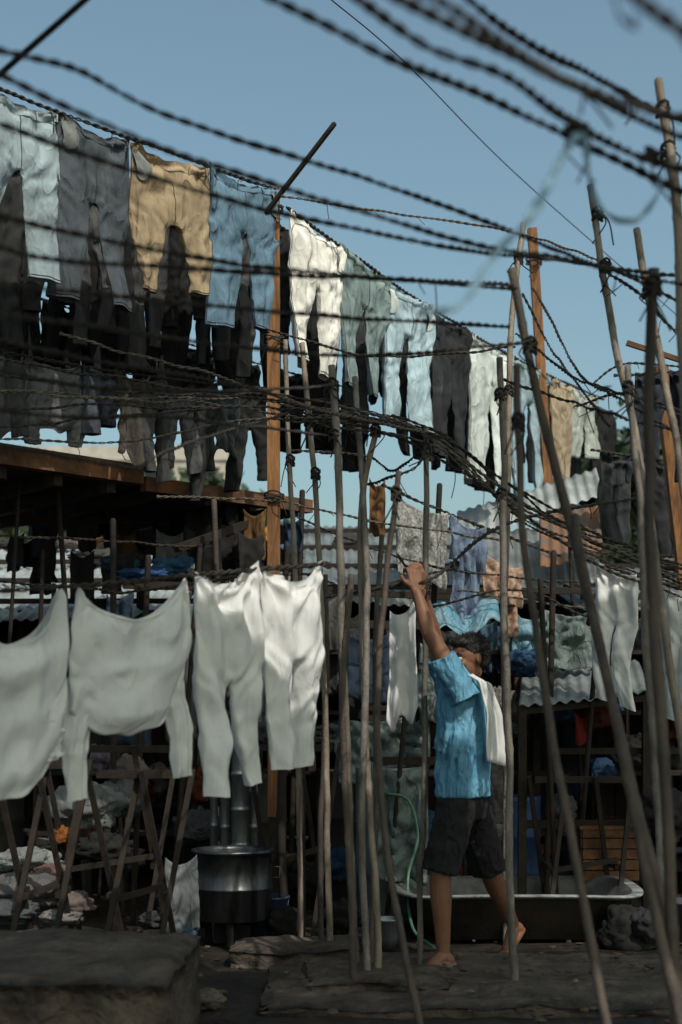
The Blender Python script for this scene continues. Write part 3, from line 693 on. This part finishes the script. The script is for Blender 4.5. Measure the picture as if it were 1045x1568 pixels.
bu(130,1235,8.2,120,75,(.24,.255,.26),'laundry_sack'); bu(185,1225,8.4,80,60,(.11,.12,.13),'laundry_sack'); bu(95,1280,8.0,40,30,(.35,.13,.04)); bu(160,1300,7.9,90,50,(.03,.03,.03))
bu(200,1185,8.6,60,60,(.18,.16,.15)); bu(325,1178,8.8,40,36,(.28,.06,.04)); bu(150,1165,8.8,50,50,(.13,.11,.15))
bu(225,882,9.4,90,26,(.05,.12,.30)); bu(270,868,9.6,80,34,(.09,.22,.42)); bu(310,875,9.5,45,32,(.6,.58,.55)); bu(258,852,9.7,26,14,(.45,.06,.04)); bu(345,850,9.7,90,70,(.03,.03,.03)); bu(405,822,9.6,40,40,(.40,.22,.08)); bu(375,850,9.6,40,80,(.05,.05,.05)); bu(240,835,9.8,60,36,(.05,.05,.055)); bu(185,862,9.7,60,28,(.10,.22,.36)); bu(205,845,9.9,50,30,(.3,.3,.3))
bu(285,1432,7.4,38,32,(.08,.15,.24),'plastic_bag'); bu(960,1430,7.8,95,95,(.03,.03,.03)); bu(1000,1415,7.7,70,60,(.05,.05,.055)); bu(1020,1240,8.6,90,70,(.04,.035,.04)); bu(860,1240,9.2,50,50,(.12,.12,.13)); bu(765,1275,9.0,36,28,(.35,.33,.30)); bu(700,1150,9.4,70,50,(.05,.06,.08))
bu(310,1530,6.15,70,30,(.16,.14,.12)); bu(440,1420,7.9,60,60,(.025,.022,.02)); bu(520,1405,8.2,60,60,(.02,.02,.02)); bu(600,1215,8.6,80,60,(.22,.26,.26))
for k in range(100):
    u=rnd(-40,1080); y=rnd(8.9,10.9); z=rnd(.1,1.7)
    p=V(((u-CX)*y/F,y,z)); bundle('laundry_sack',p,rnd(.06,.2),rnd(.06,.15),rnd(.05,.15),cloth_mat(random.choice(cols)))
mb=MB()
for k in range(4):
    z=.45+k*.42; mb.box((0.2,10.2,z),(4.4,0,0),(0,.35,0),(0,0,.015))
for k in range(12):
    mb.beam((-4.1+k*.78,9.9,0),(-4.1+k*.78,9.9,2.0),.05,.05)
mb.obj('storage_shelf',M_dwood,False)
for k in range(44):
    u=rnd(-30,1060); y=rnd(8.6,10.4); v=rnd(905,1010); L=rnd(.3,.8); p=at(u,v,y); w=rnd(.15,.3)
    if 600<u<1010: continue
    cloth('hanging_rag',p,p+V((w,rnd(-.1,.1),rnd(-.03,.03))),L,cloth_mat(random.choice([(.02,.02,.02),(.05,.05,.055),(.07,.07,.075),(.03,.045,.07),(.09,.09,.09),(.02,.02,.02)])),nx=18,nz=18)
for k in range(14):
    y=9.7; u=648+k*27+rnd(-6,6); v=rnd(930,960); p=at(u,v,y+rnd(0,.4))
    cloth('drying_garment',p,p+V((rnd(.10,.16),rnd(-.08,.08),rnd(-.02,.02))),rnd(.35,.7),cloth_mat(random.choice([(.03,.055,.09),(.05,.09,.13),(.02,.02,.022),(.12,.12,.12),(.06,.06,.065),(.10,.05,.03)])),nx=16,nz=20,fold=.025,lam=.07)
for k in range(44):
    u=rnd(10,440); y=rnd(9.2,10.4); v=rnd(765,850); p=at(u,v,y)
    cloth('hanging_rag',p,p+V((rnd(.08,.2),rnd(-.1,.1),0)),rnd(.15,.38),cloth_mat(random.choice([(.02,.02,.02),(.05,.05,.055),(.13,.13,.13),(.12,.07,.03),(.02,.02,.02),(.03,.05,.09)])),nx=14,nz=14)
for k in range(30):
    y=rnd(8.4,10.8); u=rnd(-30,1080); p=at(u,1300,y); mb=MB()
    q=spline([V((p.x,y,0)),V((p.x+rnd(-.2,.2),y+rnd(-.2,.2),rnd(1.8,2.8)))],.1); mb.tube(q,[rnd(.012,.02)]*len(q),n=7); mb.obj('wooden_pole',random.choice([M_dwood,M_bamboo_d,M_dwood]))

# ================================================================= BAMBOO POLES
def foot(u,y): return V(((u-CX)*y/F,y,-.02))
poles=[
 ([at(438,520,8.0),at(450,860,7.8),foot(464,7.55)],.015,M_bamboo,[620,700]),
 ([at(459,525,7.7),at(490,820,7.5),foot(506,7.35)],.016,M_bamboo,[640,720]),
 ([at(508,560,7.0),at(521,870,6.9),foot(545,6.8)],.020,M_bamboo_g,[585,665]),
 ([at(541,578,7.5),at(556,870,7.0),foot(562,6.6)],.017,M_bamboo_g,[640]),
 ([at(577,645,7.2),at(556,850,7.1),foot(575,6.7)],.017,M_bamboo,[665]),
 ([at(612,722,6.2),at(583,950,6.1),at(590,1280,5.7),foot(650,5.45)],.014,M_bamboo_d,[760]),
 ([at(651,656,7.1),at(652,1000,7.08),foot(645,7.05)],.015,M_bamboo_g,[680,890]),
 ([at(765,548,7.0),at(772,900,6.8),foot(789,6.55)],.018,M_bamboo_g,[600,760]),
 ([at(800,342,8.4),at(784,520,8.2),at(774,800,8.0),foot(775,7.9)],.018,M_bamboo,[400,600]),
 ([at(786,412,5.4),at(868,780,5.2),at(930,1050,4.9),at(1010,1400,4.4),foot(1075,4.1)],.018,M_bamboo_d,[520]),
 ([at(908,284,6.6),at(972,680,6.2),at(1010,900,5.8),foot(1120,5.2)],.017,M_bamboo,[410,330]),
 ([at(1010,124,5.4),at(1030,300,5.2),at(1060,700,5.0),foot(1140,4.6)],.018,M_bamboo,[170,240]),
 ([at(974,350,6.2),at(1018,580,6.0),at(1055,800,5.8),foot(1130,5.5)],.016,M_bamboo,[440]),
 ([at(1001,412,4.5),at(998,700,4.5),at(1006,1050,4.4),foot(1050,4.2)],.018,M_bamboo_d,[450]),
 ([at(792,560,5.0),at(800,820,4.9),at(838,1080,4.7),at(885,1330,4.4),foot(975,4.0)],.014,M_bamboo_d,[640]),
 ([at(882,790,5.0),at(908,950,4.8),at(960,1180,4.5),foot(1090,4.0)],.017,M_bamboo_d,[]),
 ([at(960,560,6.0),at(975,800,5.9),at(1005,1200,5.6),foot(1040,5.2)],.015,M_bamboo_g,[600]),
 ([at(538,880,6.6),at(528,1100,6.5),foot(540,6.4)],.017,M_bamboo_d,[]),
 ([at(500,880,7.6),at(498,1150,7.6),foot(492,7.5)],.015,M_bamboo_d,[]),
 ([at(585,820,7.6),at(575,1100,7.3),foot(570,7.0)],.015,M_bamboo_d,[]),
 ([at(462,980,7.9),at(464,1200,7.8),foot(466,7.7)],.020,M_dwood,[]),
 ([at(432,1150,8.2),foot(436,8.1)],.026,M_dwood,[]),
]
for pts,r,m,ties in poles:
    ob=bamboo('bamboo_pole',pts,r,None,m)
    P=spline(pts,.05)
    for tv in ties:
        best=min(P,key=lambda p:abs((HZ-(p.z-CH)*F/p.y)-tv)); coil(best,r*1.1,parent=ob,turns=5,r=.006)

# ================================================================= ROPES
fg=[
 [(-30,70,3.0),(120,108,3.2),(240,168,3.4),(450,240,3.6),(640,305,3.9),(780,352,4.2),(905,402,4.9),(1010,420,5.2),(1080,425,5.4)],
 [(-30,105,3.0),(200,208,3.2),(450,292,3.5),(720,372,3.9),(860,392,4.2),(1000,425,4.6),(1080,440,4.8)],
 [(-30,180,3.2),(200,262,3.4),(400,318,3.7),(600,358,4.0),(740,384,4.3),(925,410,5.6),(1060,470,6)],
 [(-30,325,3.3),(170,372,3.6),(360,402,4.0),(560,424,4.3),(790,442,4.8)],
 [(-30,372,3.2),(100,404,3.5),(300,412,3.9),(520,425,4.2),(785,436,5.2)],
 [(-30,432,3.4),(240,462,3.8),(500,482,4.2),(640,492,4.6),(780,498,5.0)],
 [(-30,476,3.4),(150,500,3.8),(330,525,4.2),(560,545,4.8),(805,525,5.3)],
 [(-30,512,3.6),(140,550,4.0),(330,582,4.6),(500,628,5.6),(650,662,6.5)],
 [(-30,560,3.8),(130,590,4.2),(330,600,4.8),(510,590,6.8)],
 [(-30,626,3.8),(120,640,4.2),(300,642,4.8),(500,665,6.8)],
 [(-30,676,4.0),(60,690,4.4),(200,716,5.0),(260,690,5.6),(440,632,7.0)],
 [(395,-12,2.6),(600,92,2.8),(740,150,3.0),(870,212,3.2),(1080,305,3.5)],
 [(520,-20,2.4),(650,70,2.6),(780,122,2.7),(885,196,3.0),(1000,245,3.3),(1080,262,3.4)],
 [(585,-15,2.2),(720,52,2.4),(840,110,2.6),(940,160,2.9),(1080,222,3.3)],
 [(690,-20,2.9),(820,75,3.2),(940,130,3.6),(1012,172,4.6),(1080,190,5)],
 [(630,-20,1.9),(700,22,2.0),(800,90,2.2),(890,140,2.5),(1080,190,2.8)],
 [(950,-20,1.7),(1000,20,1.8),(1080,75,1.9)],
]
for i,l in enumerate(fg): ru(l,r=.0042 if i<11 else .0052,pitch=.095,tails=1,wob=.012)
mid=[
 [(-30,545,6.4),(150,572,6.8),(330,600,7.2),(500,628,7.2)],
 [(-30,590,6.8),(200,612,7.2),(400,632,7.6),(545,640,7.4)],
 [(90,520,7),(250,560,7.2),(400,600,7.4),(600,640,7.4),(655,662,7.1)],
 [(405,500,8.4),(560,540,8.2),(700,540,8.2),(790,530,8.2)],
 [(430,300,8.4),(600,330,8.6),(780,355,8.6),(920,400,8)],
 [(480,612,7.2),(575,640,7.2),(650,668,7.1),(770,745,7.0),(880,815,7.4),(1080,905,7.6)],
 [(480,640,7.2),(580,655,7.2),(660,690,7.1),(775,770,6.9),(900,850,7),(1080,930,7.2)],
 [(560,640,7.4),(680,665,7.5),(790,760,7.8),(880,800,8),(1060,880,8.4)],
 [(600,640,7.8),(700,690,8),(800,790,8.2),(960,860,8.6)],
 [(655,662,7.1),(640,710,7.0),(590,735,7.2),(560,745,7.4)],
 [(440,690,8),(560,700,8),(600,720,7.6),(650,690,7.1)],
 [(790,510,7.8),(870,570,7.4),(960,620,6.6),(1080,690,6.2)],
 [(770,580,7),(870,610,7),(950,640,6.4),(1080,660,6)],
 [(815,440,8.2),(880,560,7.6),(940,600,6.8),(1080,640,6)],
 [(920,410,6.4),(985,450,6.2),(1080,555,6)],
 [(905,590,9),(960,560,9),(1080,570,9)],
 [(800,450,8.2),(850,545,8),(935,650,7)],
 [(880,620,8),(960,600,7.6),(1080,655,7)],
 [(-20,820,8.5),(150,828,8.8),(300,835,9)],
 [(-20,890,7.4),(120,905,7.6),(200,905,7.8),(330,885,8),(480,880,8)],
 [(180,885,8.2),(240,905,8),(390,880,8.2)],
 [(240,760,8.4),(420,770,8.6),(560,800,8.4),(780,830,8.6)],
 [(450,790,9),(600,850,8.8),(760,880,9),(1000,905,9.2)],
 [(660,930,8.6),(790,900,8.6),(900,940,8.6),(1080,960,8.6)],
 [(700,905,9),(860,930,9),(1080,925,9)],
 [(470,880,8.4),(560,900,8.4),(700,870,8.6)],
 [(610,850,8),(640,890,7.2),(655,905,7.05)],
]
for l in mid: ru(l,r=.0045,pitch=.085,m=random.choice([M_rope,M_rope,M_rope_l]),tails=3,wob=.04)
for k in range(6):
    o=rnd(-16,16); ru([(rnd(420,520),rnd(612,650)+o*.3,7.3),(650,665+o,7.1+rnd(-.1,.2)),(rnd(740,790),752+o*1.3,7.2+rnd(-.2,.4)),(rnd(860,900),825+o*1.5,7.6),(rnd(980,1100),890+o*2,8)],r=.004,m=random.choice([M_rope,M_rope_l]),tails=3,wob=.05)
for k in range(5):
    ru([(-30,575+k*26+rnd(-8,8),7.2),(200,590+k*20+rnd(-14,14),7.6),(400,600+k*12+rnd(-14,14),7.8),(540,630+k*7,7.4)],r=.004,m=random.choice([M_rope,M_rope_l]),tails=3,wob=.05)
ru([(885,205,2.8),(850,262,2.7),(812,335,2.6),(760,392,2.6),(700,475,2.5),(640,482,2.5)],r=.0048,pitch=.2,m=M_plrope,name='slack_plastic_cord')
ru([(893,205,2.9),(905,285,2.9),(925,325,2.9),(970,338,2.9),(1008,295,3.0),(1010,262,3.0)],r=.0034,pitch=.2,m=M_plrope,name='slack_plastic_cord')
ru([(940,-10,1.8),(950,25,1.8),(975,42,1.8),(968,20,1.8)],r=.002,pitch=.1,m=M_rope,name='frayed_cord')
mb=MB(); q=spline([at(490,-15,9),at(620,95,10),at(800,275,12),at(1080,520,14)],.2); mb.tube(q,[.0045]*len(q),n=5,cap=False); mb.obj('overhead_wire',M_wire)
for c in [at(885,198,3.05),at(1000,240,3.3)]: coil(c,.010,axis=V((1,0,-.4)),turns=5,r=.0045)

# ================================================================= MAN
man=empty('man_hanging_laundry')
def rem(ob,vox,smooth=4,disp=0,dscale=.08):
    r=ob.modifiers.new('r','REMESH'); r.mode='VOXEL'; r.voxel_size=vox; r.use_smooth_shade=True
    s=ob.modifiers.new('s','SMOOTH'); s.iterations=smooth; s.factor=.5
    if disp:
        t=bpy.data.textures.new('folds','CLOUDS'); t.noise_scale=dscale; t.noise_depth=2
        d=ob.modifiers.new('d','DISPLACE'); d.texture=t; d.strength=disp; d.mid_level=.5; d.texture_coords='LOCAL'
f=V((-.975,.22,0)).normalized(); l=V((.22,.975,0)).normalized(); Z=V((0,0,1))
hipN=V((.585,6.97,.88)); hipF=V((.62,7.12,.88)); knN=V((.485,6.97,.49)); knF=V((.765,7.28,.46)); anN=V((.505,7.0,.085)); anF=V((.915,7.53,.15))
shN=V((.575,6.87,1.40)); shF=V((.545,7.19,1.40)); elN=V((.425,6.85,1.66)); elF=V((.475,7.20,1.66)); wrN=V((.368,6.93,1.87)); wrF=V((.400,7.07,1.89))
mb=MB()
mb.loft([(V((.60,7.05,.80)),f*.11,l*.15),(V((.60,7.05,.90)),f*.115,l*.16),(V((.605,7.05,1.05)),f*.095,l*.135),(V((.59,7.04,1.25)),f*.11,l*.155),(V((.585,7.035,1.37)),f*.095,l*.16),(V((.60,7.03,1.43)),f*.06,l*.09)])
mb.tube([V((.60,7.03,1.38)),V((.605,7.02,1.45)),V((.615,7.01,1.52))],[.058,.052,.052])
def limb(a,b,c,ra):
    mb.tube([a,a.lerp(b,.3),a.lerp(b,.7),b,b.lerp(c,.25),b.lerp(c,.6),c],ra,n=14)
limb(hipN,knN,anN,[.085,.082,.066,.054,.056,.043,.031]); limb(hipF,knF,anF,[.085,.082,.066,.054,.056,.043,.031])
limb(shN,elN,wrN,[.055,.048,.043,.037,.039,.032,.024]); limb(shF,elF,wrF,[.055,.048,.043,.037,.039,.032,.024])
def footm(an,heel,ball,toe,w):
    d=(toe-ball).normalized(); sd=d.cross(Z).normalized()
    mb.tube([an,heel.lerp(an,.35)],[.034,.034],n=12); mb.tube([heel,heel.lerp(ball,.5),ball],[.030,.034,.036],n=12,flat=(Z,.75))
    mb.tube([an,an.lerp(ball,.5),ball],[.033,.032,.030],n=12)
    for k,(o,L,r) in enumerate([(-.030,.055,.013),(-.011,.055,.010),(.006,.050,.009),(.021,.042,.008),(.034,.034,.008)]):
        b=ball+sd*o*w-V((0,0,.010)); mb.tube([b,b+d*L*.6+V((0,0,.002)),b+d*L-V((0,0,.004))],[r*1.1,r,r*.9],n=8)
footm(anN,V((.545,7.01,.035)),V((.435,6.94,.035)),V((.39,6.91,.03)),1); footm(anF,V((.955,7.57,.125)),V((.875,7.47,.04)),V((.83,7.44,.03)),1)
def hand(wr,up,nrm,side):
    up=up.normalized(); nrm=(nrm-nrm.dot(up)*up).normalized(); sd=up.cross(nrm).normalized()*side
    k=wr+up*.085
    for o in (-.026,-.009,.009,.026): mb.tube([wr+sd*o*.55,wr+up*.045+sd*o*.9,k+sd*o],[.016,.017,.014],n=8)
    for o,L in ((-.030,.062),(-.010,.076),(.010,.080),(.030,.072)):
        b=k+sd*o; a1=b+up*L*.42+nrm*.006; a2=a1+up*L*.18+nrm*L*.36; a3=a2-up*L*.22+nrm*L*.16
        mb.tube([b,a1,a2,a3],[.0098,.0092,.0086,.0078],n=8)
    b=wr+up*.025+sd*.026; t1=b+sd*.026+up*.028+nrm*.012; t2=t1+up*.026+nrm*.018; t3=t2+up*.014+nrm*.014-sd*.006
    mb.tube([b,t1,t2,t3],[.014,.0115,.010,.009],n=8)
hand(wrN,V((-.12,.25,.96)),V((-.45,.85,0)),1); hand(wrF,V((-.2,-.35,.92)),V((-.5,.7,0)),-1)
hc=V((.622,7.00,1.548)); hf=V((-.80,-.58,-.12)).normalized(); hs=hf.cross(Z).normalized(); hu=hs.cross(hf).normalized()
H=lambda a,b,c: hc+hf*a+hs*b+hu*c
mb.ell(H(-.012,0,.018),hf*.095,hs*.074,hu*.088)
mb.ell(H(.022,0,-.035),hf*.066,hs*.058,hu*.075)
mb.ell(H(.050,0,-.085),hf*.030,hs*.030,hu*.024)
mb.tube([H(-.03,0,-.06),V((.612,7.015,1.44))],[.052,.055])
mb.tube([H(.086,0,.012),H(.100,0,-.012),H(.110,0,-.028)],[.007,.010,.013],n=8); mb.ell(H(.100,.011,-.031),hf*.010,hs*.008,hu*.007); mb.ell(H(.100,-.011,-.031),hf*.010,hs*.008,hu*.007)
mb.tube([H(.078,-.04,.022),H(.090,-.015,.024),H(.090,.015,.024),H(.078,.04,.022)],[.008]*4,n=8)
for s in(-1,1):
    mb.ell(H(-.008,s*.076,-.005),hf*.017,hs*.007,hu*.030); mb.ell(H(.066,s*.036,-.022),hf*.02,hs*.02,hu*.018)
o=mb.obj('body',M_skin,parent=man); rem(o,.0045,3)
mb=MB(); mb.tube([H(.086,-.020,-.058),H(.095,0,-.056),H(.086,.020,-.058)],[.004,.006,.004],n=8); mb.tube([H(.083,-.018,-.066),H(.092,0,-.067),H(.083,.018,-.066)],[.004,.0065,.004],n=8); mb.obj('lips',M_lip,parent=man)
for s in(-1,1):
    mb=MB(); mb.ell(H(.077,s*.031,.002),hf*.012,hs*.014,hu*.009,0); mb.ell(H(.086,s*.031,.002),hf*.005,hs*.006,hu*.006,1); mb.obj('eye',[M_eye,M_pupil],parent=man)
    mb=MB(); mb.tube([H(.088,s*.014,.022),H(.088,s*.032,.028),H(.075,s*.050,.022)],[.0035,.0045,.003],n=6); mb.obj('eyebrow',M_hair,parent=man)
mb=MB(); mb.ell(H(-.026,0,.036),hf*.094,hs*.082,hu*.086); mb.ell(H(.035,0,.078),hf*.050,hs*.060,hu*.032); mb.ell(H(-.06,0,-.01),hf*.058,hs*.072,hu*.07)
o=mb.obj('hair',M_hair,parent=man); rem(o,.006,2,.018,.03)
mb=MB()
for k in range(2600):
    d=V((rnd(-1,1),rnd(-1,1),rnd(-1,1))).normalized()
    a=hf*d.x*.094+hs*d.y*.082+hu*d.z*.086
    if d.x>.35 and d.z<.45: continue
    if d.z<-.75: continue
    p=H(-.026,0,.036)+a*.97; q=(a.normalized()*.7+V((rnd(-1,1),rnd(-1,1),rnd(-1,.6)))*.7).normalized()*rnd(.014,.034); w=q.cross(V((rnd(-1,1),rnd(-1,1),rnd(-1,1)))).normalized()*.0016
    mb.add([p-w,p+w,p+q],[(0,1,2)])
mb.obj('hair_strands',M_hair,parent=man)
mb=MB()
mb.loft([(V((.605,7.05,.862)),f*.142,l*.19),(V((.607,7.05,.93)),f*.137,l*.185),(V((.612,7.05,1.05)),f*.122,l*.165),(V((.60,7.045,1.18)),f*.125,l*.172),(V((.592,7.04,1.30)),f*.128,l*.182),(V((.590,7.035,1.38)),f*.112,l*.178),(V((.598,7.03,1.43)),f*.085,l*.13),(V((.603,7.025,1.462)),f*.058,l*.070)])
for a,b in((shN,elN),(shF,elF)):
    mb.tube([a+V((.03,0,-.06)),a,a.lerp(b,.25),a.lerp(b,.58)],[.080,.078,.070,.072],n=16,cap=False)
# long diagonal pull folds from the raised shoulder to the hip
for k in range(9):
    a0=math.pi*(1.0+.11*k)+.3; c1=V((.592,7.04,1.34))+f*.112*math.cos(a0)+l*.160*math.sin(a0); a1=a0+.5+.06*k; c2=V((.607,7.05,.92))+f*.132*math.cos(a1)+l*.180*math.sin(a1)
    cm=c1.lerp(c2,.5)+(f*math.cos((a0+a1)/2)*.004+l*math.sin((a0+a1)/2)*.010)
    q=spline([c1,cm,c2],.03); mb.tube(q,[.008+.010*math.sin(math.pi*i/(len(q)-1)) for i in range(len(q))],n=8)
o=mb.obj('tshirt',M_shirt,parent=man); rem(o,.007,5,.035,.10)
mb=MB()
mb.loft([(V((.602,7.05,.92)),f*.118,l*.162),(V((.60,7.05,.82)),f*.13,l*.17),(V((.605,7.05,.75)),f*.11,l*.16)])
mb.tube([hipN,hipN.lerp(knN,.5),hipN.lerp(knN,.98)],[.105,.098,.092],n=18,cap=False)
mb.tube([hipF,hipF.lerp(knF,.5),hipF.lerp(knF,.98)],[.105,.098,.092],n=18,cap=False)
o=mb.obj('shorts',M_shorts,parent=man); rem(o,.009,5,.03,.08)
mb=MB(); G=[]
for i in range(40):
    r=[]; t=i/39
    P=[V((.57,6.90,1.40)),V((.62,6.88,1.462)),V((.69,6.875,1.42)),V((.735,6.88,1.27)),V((.75,6.90,1.03))]
    x=t*(len(P)-1); k=min(int(x),len(P)-2); c=P[k].lerp(P[k+1],x-k)
    w=.035+.05*t
    for j in range(16):
        s=j/15-.5
        r.append(c+V((s*w*1.2,s*w*1.3,0))+V((.4,-.8,0))*.014*math.sin(s*13+t*3)+V((0,0,-.03*s*t))+V((.01,0,0))*noise.noise(V((s*4,t*6,0))))
    G.append(r)
mb.grid(G); o=mb.obj('shoulder_towel',M_white,parent=man); so=o.modifiers.new('t','SOLIDIFY'); so.thickness=.006

# ================================================================= FAR: trees, buildings
def tree(x,y,h,r,nl=5000):
    e=empty('tree'); mb=MB()
    q=spline([(x,y,0),(x+.2,y,h*.35),(x,y,h*.6)],.5); mb.tube(q,[.33-.15*i/len(q) for i in range(len(q))],n=9)
    cl=[]
    for k in range(16):
        a=rnd(0,6.28); rr=rnd(.2,1)*r; c=V((x+rr*math.cos(a),y+rr*math.sin(a),h*rnd(.5,.95))); cl.append((c,rnd(.25,.5)*r))
        q=spline([(x,y,h*.35),(x,y,h*.5),tuple(c)],.6); mb.tube(q,[max(.04,.2*(1-i/len(q))) for i in range(len(q))],n=6)
    mb.obj('trunk_and_limbs',M_bark,parent=e)
    mb=MB(); s=.008*y
    for k in range(nl):
        c,cr=random.choice(cl); d=V((random.gauss(0,1),random.gauss(0,1),random.gauss(0,.8)))*cr*.5
        p=c+d; a=V((rnd(-1,1),rnd(-1,1),rnd(-1,1))).normalized(); b=a.cross(V((rnd(-1,1),rnd(-1,1),rnd(-1,1)))).normalized(); s2=s*rnd(.5,1)
        mb.add([p-a*s2,p-b*s2*.5,p+a*s2,p+b*s2*.5],[(0,1,2,3)])
    mb.obj('crown',M_leaf,False,parent=e)
tree(-2.4,32,6.6,1.6); tree(7.3,30,7.6,2.2,7000); tree(10.5,34,8.5,2.8,6000); tree(-12,40,8,3.5)
def apartment(x,y,w,h,st):
    e=empty('apartment_building'); mb=MB(); mb.box((x,y+3,h/2),(w/2,0,0),(0,3,0),(0,0,h/2)); mb.obj('walls',M_plaster,False,e)
    mb=MB(); mb2=MB(); n=int(w/2)
    for i in range(st):
        for j in range(n):
            cx=x-w/2+(j+.5)*w/n; cz=(i+.55)*h/st
            mb.box((cx,y-.02,cz),(w/n*.28,0,0),(0,.05,0),(0,0,h/st*.27)); mb2.box((cx,y-.15,cz+h/st*.33),(w/n*.36,0,0),(0,.2,0),(0,0,.06))
        mb2.box((x,y-.04,i*h/st+.05),(w/2+.05,0,0),(0,.06,0),(0,0,.08))
    mb2.box((x,y+3,h+.3),(w/2+.1,0,0),(0,3.1,0),(0,0,.3)); mb.obj('windows',M_glass,False,e); mb2.obj('ledges',M_plaster,False,e)
apartment(-13,62,16,12.5,5); apartment(2,75,14,10,4); apartment(20,60,14,13.5,5)

# ================================================================= UNSEEN SHADE CASTERS (added above the frame)
def sheet(x0,x1,y0,y1,z,name='unseen_shade_sheet'):
    mb=MB(); G=[]; sd=rnd(0,99)
    for i in range(16):
        G.append([V((x0+(x1-x0)*j/20,y0+(y1-y0)*i/15,z-.12*math.sin(math.pi*j/20)+.08*noise.noise(V((i*.4,j*.4,sd))))) for j in range(21)])
    mb.grid(G); o=mb.obj(name,M_tarp_g); so=o.modifiers.new('t','SOLIDIFY'); so.thickness=.004
sheet(-2.2,1.55,1.0,3.50,4.6); sheet(1.6,5.0,1.0,3.85,4.8); sheet(-2.8,6.5,4.5,5.85,5.5)  # sheets added out of frame to block sun from the lower yard
LO=Line((1.6,4.0,4.9),(5.2,3.7,5.1),.05); LO.rope(r=.007)  # unseen clothesline and jeans added overhead for the shadow they cast
for k in range(5):
    a=LO.pt(.04+k*.19); b=LO.pt(.04+k*.19+.12); trousers('jeans',a,b,1.0,cloth_mat(random.choice([(.2,.25,.3),(.1,.1,.12)])),rise=.28,hem=.17)

# ================================================================= LIGHT, SKY, CAMERA
sdir=V((.32,-.60,.78)).normalized()
el=math.asin(sdir.z); az=math.atan2(sdir.x,sdir.y)
w=bpy.data.worlds.new('World'); scene.world=w; w.use_nodes=True; nt=w.node_tree
sky=nt.nodes.new('ShaderNodeTexSky'); sky.sky_type='NISHITA'; sky.sun_disc=False; sky.sun_elevation=el; sky.sun_rotation=az
sky.air_density=1.0; sky.dust_density=4.5; sky.ozone_density=.8
mx=nt.nodes.new('ShaderNodeMix'); mx.data_type='RGBA'; mx.blend_type='MULTIPLY'; mx.inputs[0].default_value=1
mx.inputs[7].default_value=(1.03,1.17,1.0,1); nt.links.new(sky.outputs[0],mx.inputs[6])
bg=nt.nodes['Background']; bg.inputs['Strength'].default_value=.145; nt.links.new(mx.outputs[2],bg.inputs[0])
ld=bpy.data.lights.new('sun','SUN'); ld.energy=3.5; ld.angle=math.radians(.5); ld.color=(1,.93,.83)
lo=bpy.data.objects.new('sun',ld); scene.collection.objects.link(lo); lo.rotation_euler=sdir.to_track_quat('Z','Y').to_euler()
cd=bpy.data.cameras.new('camera'); co=bpy.data.objects.new('camera',cd); scene.collection.objects.link(co)
co.location=(0,0,CH); co.rotation_euler=(math.radians(90),0,0)
cd.lens=50; cd.sensor_width=36; cd.sensor_fit='AUTO'; cd.shift_y=(1100-784)/1568; cd.clip_end=2000; cd.clip_start=.05
cd.dof.use_dof=True; cd.dof.focus_distance=8.2; cd.dof.aperture_fstop=1.9
scene.camera=co
scene.view_settings.view_transform='Standard'; scene.view_settings.look='None'; scene.view_settings.exposure=0
print('faces',sum(len(o.data.polygons) for o in bpy.data.objects if o.type=='MESH'))
